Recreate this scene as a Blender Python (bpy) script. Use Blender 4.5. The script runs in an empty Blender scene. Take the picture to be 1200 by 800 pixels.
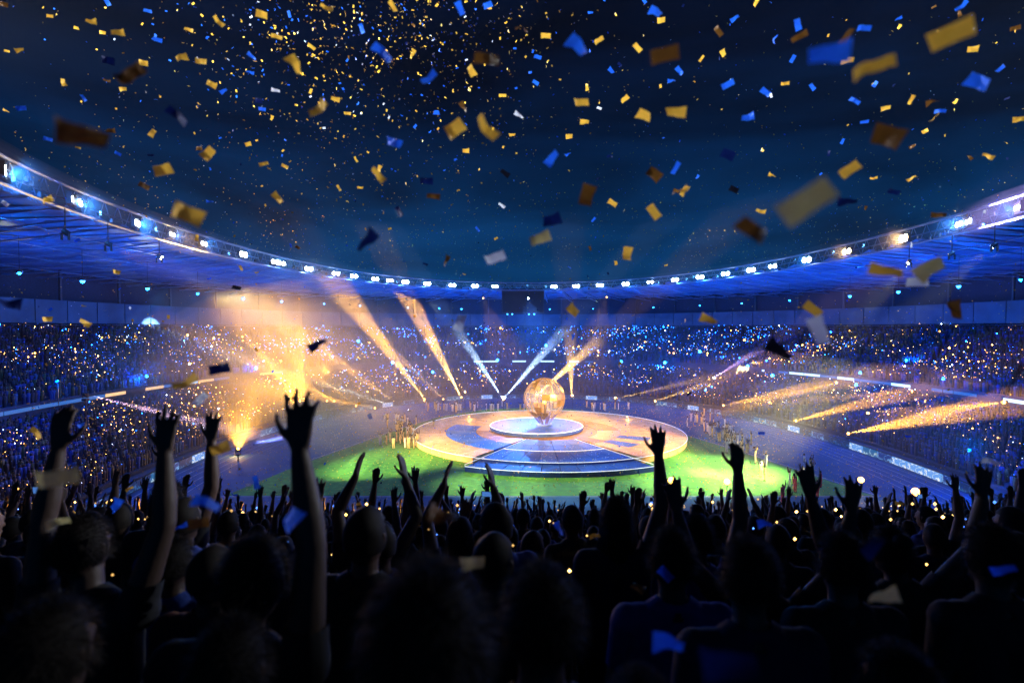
import bpy, bmesh, math, random
import numpy as np
from mathutils import Vector, Matrix, noise
random.seed(7); RNG = np.random.default_rng(7)
SC = bpy.context.scene
COL = SC.collection
PI = math.pi
# ------------------------------------------------------------------ camera, sky, exposure
EYE = 18.0
KEY = 200000.0          # power of the added fill spots on the confetti
FPX = 640.0
PITCH = math.atan(15 / FPX)
cam = bpy.data.cameras.new('camera'); cam_o = bpy.data.objects.new('camera', cam); COL.objects.link(cam_o)
cam.sensor_width = 36; cam.lens = 36 * FPX / 1200; cam.clip_start = 0.05; cam.clip_end = 3000
cam_o.location = (0, 0, EYE); cam_o.rotation_euler = (PI / 2 - PITCH, 0, 0)
cam.dof.use_dof = True; cam.dof.focus_distance = 40; cam.dof.aperture_fstop = 1.6; cam.dof.aperture_blades = 7
SC.camera = cam_o
SC.view_settings.view_transform = 'Standard'; SC.view_settings.look = 'None'
SC.view_settings.exposure = -0.10; SC.view_settings.gamma = 1
SC.render.engine = 'CYCLES'
cy = SC.cycles
cy.max_bounces = 6; cy.diffuse_bounces = 1; cy.glossy_bounces = 3; cy.transmission_bounces = 6
cy.transparent_max_bounces = 12; cy.volume_bounces = 0
cy.caustics_reflective = False; cy.caustics_refractive = False
cy.sample_clamp_indirect = 2.0; cy.use_light_tree = True
cy.use_denoising = True

world = bpy.data.worlds.new('World'); SC.world = world; world.use_nodes = True
nt = world.node_tree; nt.nodes.clear()
def N(t, typ, **kw):
    n = t.nodes.new(typ)
    for k, v in kw.items(): setattr(n, k, v)
    return n
wo = N(nt, 'ShaderNodeOutputWorld'); bg = N(nt, 'ShaderNodeBackground')
tc = N(nt, 'ShaderNodeTexCoord'); sep = N(nt, 'ShaderNodeSeparateXYZ')
nt.links.new(tc.outputs['Generated'], sep.inputs[0])
ramp = N(nt, 'ShaderNodeValToRGB'); nt.links.new(sep.outputs['Z'], ramp.inputs[0])
cr = ramp.color_ramp
cr.elements[0].position = 0.0; cr.elements[0].color = (0.003, 0.050, 0.175, 1)
cr.elements[1].position = 0.62; cr.elements[1].color = (0.0003, 0.0022, 0.0120, 1)
for p, c in ((0.08, (0.003, 0.050, 0.170, 1)), (0.18, (0.002, 0.031, 0.112, 1)), (0.30, (0.0006, 0.013, 0.056, 1)), (0.42, (0.0004, 0.0045, 0.022, 1))):
    e = cr.elements.new(p); e.color = c
mp = N(nt, 'ShaderNodeMapping'); mp.inputs['Scale'].default_value = (1.3, 1.3, 6.0)
nt.links.new(tc.outputs['Generated'], mp.inputs[0])
ns = N(nt, 'ShaderNodeTexNoise'); ns.inputs['Scale'].default_value = 1.6; ns.inputs['Detail'].default_value = 6
ns.inputs['Distortion'].default_value = 0.6
nt.links.new(mp.outputs[0], ns.inputs['Vector'])
cmap = N(nt, 'ShaderNodeMapRange'); cmap.inputs[1].default_value = 0.35; cmap.inputs[2].default_value = 0.68
cmap.inputs[3].default_value = 0.42; cmap.inputs[4].default_value = 1.4
nt.links.new(ns.outputs[0], cmap.inputs[0])
mul = N(nt, 'ShaderNodeVectorMath', operation='SCALE')
nt.links.new(ramp.outputs[0], mul.inputs[0]); nt.links.new(cmap.outputs[0], mul.inputs['Scale'])
nt.links.new(mul.outputs[0], bg.inputs[0]); bg.inputs[1].default_value = 1.0
nt.links.new(bg.outputs[0], wo.inputs[0])

# ------------------------------------------------------------------ helpers
def at(px, py, depth):
    """world point seen at photograph pixel px, py and at distance depth along +Y"""
    u = (px - 600) / FPX; v = (400 - py) / FPX
    c, s = math.cos(PITCH), math.sin(PITCH)
    dy = c + v * s; dz = -s + v * c
    k = depth / dy
    return Vector((u * k, depth, EYE + dz * k))
def topx(p):
    c, s = math.cos(PITCH), math.sin(PITCH)
    x, y, z = p[0], p[1], p[2] - EYE
    f = y * c - z * s; v = y * s + z * c
    return 600 + FPX * x / f, 400 - FPX * v / f
_mats = {}
def mat(name, base, rough=0.6, metal=0.0, emit=None, strength=0.0, var=0.25, scale=4.0, trans=0.0, sample=False, bump=0.0, attr=None, rnd=False):
    if name in _mats: return _mats[name]
    m = bpy.data.materials.new(name); m.use_nodes = True; t = m.node_tree
    b = t.nodes['Principled BSDF']
    b.inputs['Roughness'].default_value = rough; b.inputs['Metallic'].default_value = metal
    b.inputs['Base Color'].default_value = (*base, 1)
    co = N(t, 'ShaderNodeTexCoord'); nz = N(t, 'ShaderNodeTexNoise'); nz.inputs['Scale'].default_value = scale; nz.inputs['Detail'].default_value = 5
    t.links.new(co.outputs['Object'], nz.inputs['Vector'])
    if var:
        mr = N(t, 'ShaderNodeMapRange'); mr.inputs[1].default_value = 0.3; mr.inputs[2].default_value = 0.7
        mr.inputs[3].default_value = 1 - var; mr.inputs[4].default_value = 1 + var
        t.links.new(nz.outputs[0], mr.inputs[0])
        sc = N(t, 'ShaderNodeVectorMath', operation='SCALE'); sc.inputs[0].default_value = base
        t.links.new(mr.outputs[0], sc.inputs['Scale'])
        if attr:
            a = N(t, 'ShaderNodeAttribute'); a.attribute_name = attr; t.links.new(a.outputs['Color'], sc.inputs[0])
        t.links.new(sc.outputs[0], b.inputs['Base Color'])
    if bump:
        bp = N(t, 'ShaderNodeBump'); bp.inputs['Strength'].default_value = bump; bp.inputs['Distance'].default_value = 0.02
        t.links.new(nz.outputs[0], bp.inputs['Height']); t.links.new(bp.outputs[0], b.inputs['Normal'])
    if emit:
        b.inputs['Emission Color'].default_value = (*emit, 1); b.inputs['Emission Strength'].default_value = strength
        if attr == 'glow':
            a = N(t, 'ShaderNodeAttribute'); a.attribute_name = attr; t.links.new(a.outputs['Color'], b.inputs['Emission Color'])
    if trans: b.inputs['Transmission Weight'].default_value = trans
    m.cycles.emission_sampling = 'AUTO' if sample else 'NONE'
    _mats[name] = m; return m
def tag(o, label=None, cat=None, group=None, kind=None):
    if label: o['label'] = label
    if cat: o['category'] = cat
    if group: o['group'] = group
    if kind: o['kind'] = kind
    return o
def empty(name, loc=(0, 0, 0), rot=(0, 0, 0)):
    o = bpy.data.objects.new(name, None); COL.objects.link(o); o.location = loc; o.rotation_euler = rot; o.empty_display_size = 0.2
    return o
def link(name, me, parent=None, loc=(0, 0, 0), rot=(0, 0, 0), scale=None):
    o = bpy.data.objects.new(name, me); COL.objects.link(o); o.location = loc; o.rotation_euler = rot
    if scale is not None: o.scale = scale
    if parent is not None: o.parent = parent
    return o
class MB:
    def __init__(s): s.v = []; s.f = []
    def poly(s, pts):
        n = len(s.v); s.v += [tuple(p) for p in pts]; s.f.append(tuple(range(n, n + len(pts)))); return s
    def box(s, c, d, rot=None):
        n = len(s.v); c = Vector(c)
        for z in (-.5, .5):
            for x, y in ((-.5, -.5), (.5, -.5), (.5, .5), (-.5, .5)):
                p = Vector((x * d[0], y * d[1], z * d[2]))
                if rot is not None: p = rot @ p
                s.v.append(tuple(c + p))
        for f in ((3, 2, 1, 0), (4, 5, 6, 7), (0, 1, 5, 4), (1, 2, 6, 5), (2, 3, 7, 6), (3, 0, 4, 7)): s.f.append(tuple(n + i for i in f))
        return s
    def tube(s, pts, r, sides=6, closed=False):
        pts = [Vector(p) for p in pts]; n0 = len(s.v); m = len(pts)
        rr = r if isinstance(r, (list, tuple)) else [r] * m
        for i, p in enumerate(pts):
            a = pts[(i - 1) % m] if (i > 0 or closed) else p
            b = pts[(i + 1) % m] if (i < m - 1 or closed) else p
            d = (b - a).normalized()
            up = Vector((0, 0, 1)) if abs(d.z) < .9 else Vector((1, 0, 0))
            x = d.cross(up).normalized(); y = d.cross(x)
            for k in range(sides):
                t = 2 * PI * k / sides; s.v.append(tuple(p + (x * math.cos(t) + y * math.sin(t)) * rr[i]))
        for i in range(m if closed else m - 1):
            a = n0 + i * sides; b = n0 + ((i + 1) % m) * sides
            for k in range(sides): s.f.append((a + k, a + (k + 1) % sides, b + (k + 1) % sides, b + k))
        if not closed:
            s.f.append(tuple(n0 + k for k in reversed(range(sides)))); e = n0 + (m - 1) * sides; s.f.append(tuple(e + k for k in range(sides)))
        return s
    def lathe(s, prof, c=(0, 0, 0), sides=24, t0=0, t1=2 * PI):
        n0 = len(s.v); full = abs(t1 - t0 - 2 * PI) < 1e-6; nn = sides if full else sides + 1
        for k in range(nn):
            t = t0 + (t1 - t0) * k / sides
            for r, z in prof: s.v.append((c[0] + r * math.cos(t), c[1] + r * math.sin(t), c[2] + z))
        m = len(prof)
        for k in range(sides):
            a = n0 + k * m; b = n0 + ((k + 1) % nn) * m
            for i in range(m - 1): s.f.append((a + i, b + i, b + i + 1, a + i + 1))
        return s
    def capsule(s, p0, p1, r0, r1, sides=10, flat=None):
        """closed tapered limb; flat=(axis, factor) squashes it along an axis"""
        p0 = Vector(p0); p1 = Vector(p1); d = p1 - p0
        L = d.length
        d = d.normalized() if L > 1e-6 else Vector((0, 0, 1))
        up = Vector((0, 1, 0)) if abs(d.y) < .9 else Vector((1, 0, 0))
        x = d.cross(up).normalized(); y = d.cross(x)
        n0 = len(s.v); rings = []
        for a in (-80, -50, -22): rings.append((p0 + d * (math.sin(math.radians(a)) * r0), r0 * math.cos(math.radians(a))))
        rings.append((p0, r0)); rings.append((p1, r1))
        for a in (22, 50, 80): rings.append((p1 + d * (math.sin(math.radians(a)) * r1), r1 * math.cos(math.radians(a))))
        for c, r in rings:
            for k in range(sides):
                t = 2 * PI * k / sides; o = (x * math.cos(t) + y * math.sin(t)) * r
                if flat: o -= flat[0] * (o.dot(flat[0]) * (1 - flat[1]))
                s.v.append(tuple(c + o))
        for i in range(len(rings) - 1):
            a = n0 + i * sides; b = a + sides
            for k in range(sides): s.f.append((a + k, a + (k + 1) % sides, b + (k + 1) % sides, b + k))
        s.f.append(tuple(n0 + k for k in reversed(range(sides)))); e = n0 + (len(rings) - 1) * sides; s.f.append(tuple(e + k for k in range(sides)))
        return s
    def ball(s, c, r, seg=14, rings=9):
        c = Vector(c); n0 = len(s.v)
        if not isinstance(r, (tuple, list)): r = (r, r, r)
        for i in range(1, rings):
            a = PI * i / rings
            for k in range(seg):
                t = 2 * PI * k / seg
                s.v.append((c.x + r[0] * math.sin(a) * math.cos(t), c.y + r[1] * math.sin(a) * math.sin(t), c.z + r[2] * math.cos(a)))
        for i in range(rings - 2):
            a = n0 + i * seg; b = a + seg
            for k in range(seg): s.f.append((a + k, b + k, b + (k + 1) % seg, a + (k + 1) % seg))
        s.v.append((c.x, c.y, c.z + r[2])); s.v.append((c.x, c.y, c.z - r[2])); tp = len(s.v) - 2
        e = n0 + (rings - 2) * seg
        for k in range(seg): s.f.append((tp, n0 + k, n0 + (k + 1) % seg)); s.f.append((tp + 1, e + (k + 1) % seg, e + k))
        return s
    def mesh(s, name, m, smooth=False):
        me = bpy.data.meshes.new(name); me.from_pydata(s.v, [], s.f)
        for q in (m if isinstance(m, (list, tuple)) else [m]): me.materials.append(q)
        if smooth: me.shade_smooth()
        me.update(); return me
    def build(s, name, m, parent=None, loc=(0, 0, 0), rot=(0, 0, 0), smooth=False):
        return link(name, s.mesh(name, m, smooth), parent, loc, rot)
def np_mesh(name, V, F, m, colors=None, attr='tint'):
    """big mesh from numpy: V (n,3), F (k,c) of one polygon size, colours per polygon corner domain = face"""
    me = bpy.data.meshes.new(name); me.vertices.add(len(V)); me.vertices.foreach_set('co', V.astype(np.float32).ravel())
    k, c = F.shape; me.loops.add(k * c); me.loops.foreach_set('vertex_index', F.astype(np.int32).ravel())
    me.polygons.add(k); me.polygons.foreach_set('loop_start', (np.arange(k) * c).astype(np.int32))
    me.update(calc_edges=True)
    if colors is not None:
        a = me.attributes.new(attr, 'FLOAT_COLOR', 'FACE'); a.data.foreach_set('color', colors.astype(np.float32).ravel())
    me.materials.append(m); return me

# ------------------------------------------------------------------ materials
M = {}
M['asphalt'] = mat('dark_ground', (0.03, 0.035, 0.05), 0.9, scale=.3)
M['track'] = mat('blue_track', (0.004, 0.055, 0.15), 0.85, scale=.5, var=.2, bump=.2)
M['white_line'] = mat('white_line_paint', (0.30, 0.31, 0.31), 0.7, var=.5, scale=.8)
M['concrete'] = mat('stand_concrete', (0.035, 0.05, 0.085), 0.9, scale=.7, bump=.2)
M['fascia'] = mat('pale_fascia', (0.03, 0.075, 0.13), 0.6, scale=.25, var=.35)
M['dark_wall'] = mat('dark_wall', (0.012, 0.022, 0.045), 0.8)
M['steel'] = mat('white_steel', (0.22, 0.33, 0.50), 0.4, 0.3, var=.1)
M['dark_steel'] = mat('dark_steel', (0.06, 0.06, 0.07), 0.4, 0.6, var=.1)
M['flood_glass'] = mat('floodlight_glass', (0.9, 0.95, 1), 0.3, emit=(0.72, 0.86, 1.0), strength=60, var=0)
M['flood_warm'] = mat('warm_floodlight_glass', (1, 0.9, 0.7), 0.3, emit=(1.0, 0.72, 0.35), strength=55, var=0)
M['flood_small'] = mat('small_floodlight_glass', (0.9, 0.95, 1), 0.3, emit=(0.12, 0.50, 1.0), strength=10, var=0)
M['blue_lens'] = mat('blue_lamp_glass', (0.5, 0.8, 1), 0.3, emit=(0.05, 0.42, 1.0), strength=9, var=0)
M['amber_lens'] = mat('amber_spot_lens', (1, 0.8, 0.4), 0.3, emit=(1.0, 0.46, 0.08), strength=11, var=0)
M['white_lens'] = mat('white_spot_lens', (1, 1, 1), 0.3, emit=(0.85, 0.9, 1.0), strength=55, var=0)
M['rim_led'] = mat('stage_edge_led', (0.9, 0.9, 0.9), 0.4, emit=(0.9, 0.95, 1.0), strength=1.1, var=0)
M['board_dark'] = mat('screen_black', (0.008, 0.009, 0.014), 0.4, var=0)
# roof membrane: thin white fabric, lets light through
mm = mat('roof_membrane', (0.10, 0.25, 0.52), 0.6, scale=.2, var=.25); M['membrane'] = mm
# grass with mown stripes
def grass_mat():
    m = mat('mown_grass', (0.045, 0.16, 0.02), 0.9, var=0); t = m.node_tree; b = t.nodes['Principled BSDF']
    co = N(t, 'ShaderNodeTexCoord'); sp = N(t, 'ShaderNodeSeparateXYZ'); t.links.new(co.outputs['Object'], sp.inputs[0])
    mu = N(t, 'ShaderNodeMath', operation='MULTIPLY'); mu.inputs[1].default_value = 0.85; t.links.new(sp.outputs[0], mu.inputs[0])
    si = N(t, 'ShaderNodeMath', operation='SINE'); t.links.new(mu.outputs[0], si.inputs[0])
    mr = N(t, 'ShaderNodeMapRange'); mr.inputs[1].default_value = -.2; mr.inputs[2].default_value = .2; t.links.new(si.outputs[0], mr.inputs[0])
    mx = N(t, 'ShaderNodeMix', data_type='RGBA'); mx.inputs[6].default_value = (0.04, 0.17, 0.018, 1); mx.inputs[7].default_value = (0.075, 0.25, 0.03, 1)
    nz = N(t, 'ShaderNodeTexNoise'); nz.inputs['Scale'].default_value = 1.4; nz.inputs['Detail'].default_value = 8; t.links.new(co.outputs['Object'], nz.inputs['Vector'])
    t.links.new(mr.outputs[0], mx.inputs[0])
    m2 = N(t, 'ShaderNodeMapRange'); m2.inputs[1].default_value = .3; m2.inputs[2].default_value = .7; m2.inputs[3].default_value = .6; m2.inputs[4].default_value = 1.35; t.links.new(nz.outputs[0], m2.inputs[0])
    sc = N(t, 'ShaderNodeVectorMath', operation='SCALE'); t.links.new(mx.outputs[2], sc.inputs[0]); t.links.new(m2.outputs[0], sc.inputs['Scale'])
    t.links.new(sc.outputs[0], b.inputs['Base Color']); return m
M['grass'] = grass_mat()
FLOODC = (.10, .30, 1.0)

# ------------------------------------------------------------------ plan of the stadium
CX, CY = 4.0, 75.0
def oval(t, rx, ry, n=2.2):
    c, s = math.cos(t), math.sin(t)
    return (CX + rx * math.copysign(abs(c) ** (2 / n), c), CY + ry * math.copysign(abs(s) ** (2 / n), s))
def even_oval(rx, ry, y_min, count, n=2.2):
    """points spread evenly by arc length along the part of the oval beyond y_min, from right to left"""
    ts = np.linspace(-PI / 2, 3 * PI / 2, 4001); P = np.array([oval(t, rx, ry, n) for t in ts])
    keep = P[:, 1] >= y_min; P = P[keep]
    d = np.r_[0, np.cumsum(np.hypot(*np.diff(P, axis=0).T))]
    q = np.linspace(0, d[-1], count)
    return np.c_[np.interp(q, d, P[:, 0]), np.interp(q, d, P[:, 1])]
YM = 12.0
WRX, WRY = 47.0, 66.0        # the wall at the foot of the stand
RRX, RRY = 45.0, 72.0        # the inner rim of the roof
NS = 72                      # bays of the bowl
def normals(P):
    T = np.gradient(P, axis=0); T /= np.hypot(T[:, 0], T[:, 1])[:, None]
    return np.c_[T[:, 1], -T[:, 0]]          # outward (points run counter clockwise)

# ------------------------------------------------------------------ ground
tag(MB().poly([(-180, -80, 0), (190, -80, 0), (190, 290, 0), (-180, 290, 0)]).build('ground', M['asphalt']), kind='structure')
tr = even_oval(WRX - .2, WRY - .2, -200, 160)
tag(MB().poly([(x, y, .004) for x, y in tr]).build('running_track', M['track']), 'blue running track around the pitch', kind='structure')
pitch = [(-31, 58.5), (39, 58.5), (35.5, 72), (31.5, 85), (27.5, 98), (22, 111), (13, 121.5), (4, 124), (-6, 121.5), (-15, 111), (-20, 98), (-24, 85), (-28, 72)]
tag(MB().poly([(x, y, .008) for x, y in pitch]).build('grass_pitch', M['grass']), kind='structure')
ln = MB()
def ribbon(pts, w, z, b):
    P = np.array(pts, float); nn = normals(P)
    A = P + nn * w / 2; B = P - nn * w / 2
    for i in range(len(P) - 1): b.poly([(*A[i], z), (*B[i], z), (*B[i + 1], z), (*A[i + 1], z)])
ribbon([(-31.4, 58.2), (39.4, 58.2)], .14, .012, ln)
ribbon([(x + (.4 if x > 4 else -.4), y) for x, y in pitch[1:]], .14, .012, ln)
for k in range(1, 6):
    ribbon(even_oval(WRX - .2 - k * 1.22, WRY - .2 - k * 1.22, 20, 90), .09, .012, ln)
tag(ln.build('track_line', M['white_line']), kind='structure')

# ------------------------------------------------------------------ the bowl: one grandstand with its tiers
stand = empty('grandstand', (CX, CY, 0))
tag(stand, 'huge oval grandstand bowl packed with spectators around the pitch under a ring roof', 'grandstand')
def swept(name, prof, m, ry0=WRY, rx0=WRX, count=NS + 1, parent=stand, piece=False, n0=0, n1=None):
    P = even_oval(rx0, ry0, YM, count); nn = normals(P); b = MB()
    n1 = n1 or len(P)
    k = len(prof)
    for i in range(n0, n1):
        for u, z in prof: b.v.append((P[i, 0] + nn[i, 0] * u - CX, P[i, 1] + nn[i, 1] * u - CY, z))
    for i in range(n1 - n0 - 1):
        for j in range(k - 1): b.f.append((i * k + j, (i + 1) * k + j, (i + 1) * k + j + 1, i * k + j + 1))
    return b.build(name, m, parent)
ROWS = []      # (offset u, floor z) of every row of the bowl
prof = [(0, 0), (0, 1.1), (.25, 1.1), (.25, .9), (1.6, .9)]
u, z = 1.6, .9
for r in range(14):
    z += .40; prof.append((u, z)); ROWS.append((u + .35, z)); u += .80; prof.append((u, z))
low_u, low_z = u, z
prof += [(u + .05, z), (u + .05, z + .3)]
swept('lower_tier', prof, M['concrete'])
UB = u + .2
prof = [(UB, z - .4), (UB, z + 2.9), (UB + .2, z + 2.9), (UB + .2, z + 2.0), (UB + 1.2, z + 2.0)]
u, z = UB + 1.2, z + 2.0
rib_z = low_z + 1.75
for r in range(19):
    z += .44; prof.append((u, z)); ROWS.append((u + .35, z)); u += .78; prof.append((u, z))
up_u, up_z = u, z
swept('upper_tier', prof, M['concrete'])
swept('back_wall', [(up_u + .02, up_z - .5), (up_u + .02, up_z + 1.2)], M['dark_wall'])
swept('gallery_wall', [(up_u + 2.5, up_z - 1), (up_u + 2.5, 29)], M['dark_wall'])
# pale fascia above the gallery, one panel per bay
P = even_oval(WRX + up_u, WRY + up_u, YM, NS + 1); NP = normals(P)
for i in range(NS):
    a = P[i] * .985 + P[i + 1] * .015 - (CX, CY); b_ = P[i] * .015 + P[i + 1] * .985 - (CX, CY)
    z0, z1 = up_z + 2.0, up_z + 5.6
    n = NP[i]
    b = MB(); b.v = [(a[0], a[1], z0), (b_[0], b_[1], z0), (b_[0], b_[1], z1), (a[0], a[1], z1)]
    b.v += [(x + n[0] * .3, y + n[1] * .3, zz) for x, y, zz in b.v]
    b.f = [(3, 2, 1, 0), (4, 5, 6, 7), (0, 1, 5, 4), (1, 2, 6, 5), (2, 3, 7, 6), (3, 0, 4, 7)]
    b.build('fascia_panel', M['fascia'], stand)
col = MB().tube([(0, 0, 0), (0, 0, 29 - up_z)], .22, 8).mesh('column', M['dark_steel'])
for i in range(0, NS, 2): link('column', col, stand, (P[i, 0] + NP[i, 0] * 1.2 - CX, P[i, 1] + NP[i, 1] * 1.2 - CY, up_z))
rail = MB()
for h in (.55, 1.05): rail.tube([(P[i, 0] + NP[i, 0] * .1 - CX, P[i, 1] + NP[i, 1] * .1 - CY, up_z + 1.2 + h) for i in range(NS + 1)], .035, 4)
rail.build('gallery_railing', M['steel'], stand)

# ------------------------------------------------------------------ roof
roof = empty('stadium_roof', (CX, CY, 27))
tag(roof, 'pale ring shaped membrane roof over the stands with its steel rim truss', 'roof')
NR = 72
RP = even_oval(RRX, RRY, YM, NR + 1); RN = normals(RP)
def rp(i, u, z): return (RP[i, 0] + RN[i, 0] * u - CX, RP[i, 1] + RN[i, 1] * u - CY, z - 27)
ROUT = 38.0
def rz(u): return 28.4 - 2.0 * (u / ROUT) ** .8
for i in range(NR):
    b = MB(); us = [1.2, 10, 20, 30, ROUT]
    for a in us:
        p0 = Vector(rp(i, a, rz(a) + .35)); p1 = Vector(rp(i + 1, a, rz(a) + .35)); mid = (p0 + p1) / 2 + Vector((0, 0, .5))
        q0 = p0.lerp(p1, .02); q1 = p0.lerp(p1, .98)
        b.v += [tuple(q0), tuple(mid), tuple(q1)]
    for k in range(4):
        o = k * 3
        b.f += [(o, o + 1, o + 4, o + 3), (o + 1, o + 2, o + 5, o + 4)]
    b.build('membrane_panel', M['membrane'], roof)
for i in range(NR + 1):
    b = MB()
    b.tube([rp(i, 0, 28.5), rp(i, 12, rz(12) - .9), rp(i, ROUT, rz(ROUT) - .6)], .10, 5)
    b.tube([rp(i, .2, 28.75), rp(i, 12, rz(12) + .1), rp(i, ROUT, rz(ROUT) + .1)], .08, 5)
    for k in range(9):
        a0 = .5 + k * 4.0
        b.tube([rp(i, a0, rz(a0) - (.1 if k % 2 else .8 * min(1, a0 / 12))), rp(i, a0 + 4, rz(a0 + 4) - (.8 if k % 2 else 0))], .05, 4)
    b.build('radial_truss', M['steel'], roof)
for u_, r_ in ((6, .06), (13, .07), (20, .06), (28, .06)):
    MB().tube([rp(i, u_, rz(u_) - .25) for i in range(NR + 1)], r_, 5).build('purlin', M['steel'], roof)
for u_, z_, r_ in ((0, 30.3, .16), (0, 28.3, .16), (1.1, 29.5, .09)):
    MB().tube([rp(i, u_, z_) for i in range(NR + 1)], r_, 6).build('rim_chord', M['steel'], roof)
b = MB()
FP = even_oval(RRX, RRY, YM, NR * 4 + 1)
for i in range(NR * 4):
    z0, z1 = (30.3, 28.3) if i % 2 else (28.3, 30.3)
    b.tube([(FP[i, 0] - CX, FP[i, 1] - CY, z0 - 27), (FP[i + 1, 0] - CX, FP[i + 1, 1] - CY, z1 - 27)], .05, 4)
tag(b.build('rim_lattice', M['steel'], roof), kind='stuff')
# catwalk grating under the rim
b = MB()
for i in range(NR):
    b.poly([rp(i, .3, 28.42), rp(i + 1, .3, 28.42), rp(i + 1, 1.3, 28.42), rp(i, 1.3, 28.42)])
b.build('catwalk', M['dark_steel'], roof)

# ------------------------------------------------------------------ lamps
def lamp(kind, parent, color, power, loc=(0, 0, 0), rot=(0, 0, 0), size=.2, cone=None, blend=.4):
    l = bpy.data.lights.new('light_source', kind); l.color = color; l.energy = power; l.shadow_soft_size = size
    if cone: l.spot_size = math.radians(cone); l.spot_blend = blend
    o = bpy.data.objects.new('light_source', l); COL.objects.link(o); o.location = loc; o.rotation_euler = rot; o.parent = parent
    return o
def aim(v): return Vector(v).to_track_quat('-Z', 'Y').to_euler()
rim_fine = even_oval(RRX - .35, RRY - .35, YM, 3000)
def rim_at(px):
    best = min(rim_fine, key=lambda q: abs(topx((q[0], q[1], 29.2))[0] - px)); return best
house_me = MB().box((0, .25, 0), (1.9, .35, 1.0)).box((0, .55, 0), (.5, .3, .12)).tube([(-.5, .2, -.35), (-.5, .2, .55)], .04, 5).tube([(.5, .2, -.35), (.5, .2, .55)], .04, 5).mesh('lamp_housing', M['dark_steel'])
def disc_mesh(name, r, m, y=0.0):
    b = MB(); b.poly([(r * math.cos(t), y, r * math.sin(t)) for t in np.linspace(0, 2 * PI, 15)[:-1]][::-1])
    b.tube([(0, y + .002, 0), (0, y + .12, 0)], r * 1.06, 14); return b.mesh(name, m)
lens_w = disc_mesh('lamp_lens', .36, M['flood_glass'], .05); lens_a = disc_mesh('lamp_lens', .36, M['flood_warm'], .05)
lens_s = disc_mesh('lamp_lens', .17, M['flood_small'], .05)
FLOODS = [(8, 1.4), (87, 1.0), (95, 1.0), (162, 1.9), (203, .6), (240, 1.0), (286, 1.1), (323, .8), (330, .8), (362, 1.1), (394, .9), (415, 1.1), (440, .8), (457, .7), (475, 1.2), (501, 1.2),
          (530, 1.1), (557, 1.2), (580, .7), (649, .9), (675, 1.2), (703, 1.1), (733, 1.2), (762, .5), (791, .8), (820, 1.1), (850, 1.1), (880, 1.1), (905, .6), (945, 1.4), (992, 1.0), (1058, 1.6), (1123, 1.2), (1134, 1.2), (1190, .6)]
def where_rim(px):
    return ('at the far left edge' if px < 60 else 'on the left sweep' if px < 300 else 'on the left bend' if px < 470 else 'just left of the video board' if px < 590
            else 'just right of the video board' if px < 720 else 'on the right bend' if px < 860 else 'on the right sweep' if px < 1150 else 'at the far right edge')
for k, (px, pw) in enumerate(FLOODS):
    q = rim_at(px); warm = px in (992, 1058)
    d = Vector((CX - q[0], CY - q[1], 0)); rot = math.atan2(-d.x, d.y) + PI
    t = empty('floodlight', (q[0], q[1], 29.2), (0, 0, rot))
    near = 'bright' if pw >= 1.1 else 'dimmer'
    tag(t, f"{near} {'warm white' if warm else 'cold white'} floodlight {where_rim(px)} of the roof rim" + (', largest there' if pw > 1.3 else ''), 'floodlight', 'floodlights along the roof rim')
    link('lamp_housing', house_me, t)
    for sx in (-.46, .46): link('lamp_lens', lens_a if warm else lens_w, t, (sx, -.02, 0), scale=((.62 if px < 250 or px > 1100 else .95) * pw ** .4,) * 3)
    dd = Vector((0, -1.0, -.35))
    lamp('SPOT', t, (1.0, .6, .25) if warm else (.015, .24, 1.0), 3000 * pw, (0, -.2, 0), aim(dd), .12, 165, .5)
# little lamps in between
SMALLPX = [18, 33, 40, 48, 56, 64, 120, 132, 185, 210, 218, 252, 262, 270, 300, 306, 345, 352, 375, 383, 404, 428, 448, 466, 487, 493, 513, 541, 549, 566, 592, 600, 612, 618, 628, 634, 640, 660, 668, 690, 718, 745, 753, 771, 778, 804, 812, 833, 840, 862, 870, 896, 902, 913, 920, 930, 958, 966, 975, 1010, 1018, 1026, 1036, 1040, 1075, 1090, 1100, 1150, 1165]
small_house = MB().box((0, .12, 0), (.38, .2, .38)).mesh('lamp_housing', M['dark_steel'])
for k, px in enumerate(SMALLPX):
    q = rim_at(px); d = Vector((CX - q[0], CY - q[1], 0)); rot = math.atan2(-d.x, d.y) + PI
    t = empty('rim_lamp', (q[0], q[1], 29.0 + random.uniform(-.55, .75)), (0, 0, rot))
    tag(t, f'small blue white lamp {where_rim(px)} of the roof rim between floodlights', 'lamp', 'small lamps along the roof rim')
    link('lamp_housing', small_house, t); link('lamp_lens', lens_s, t, scale=(random.uniform(.6, 1.3),) * 3)
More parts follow.
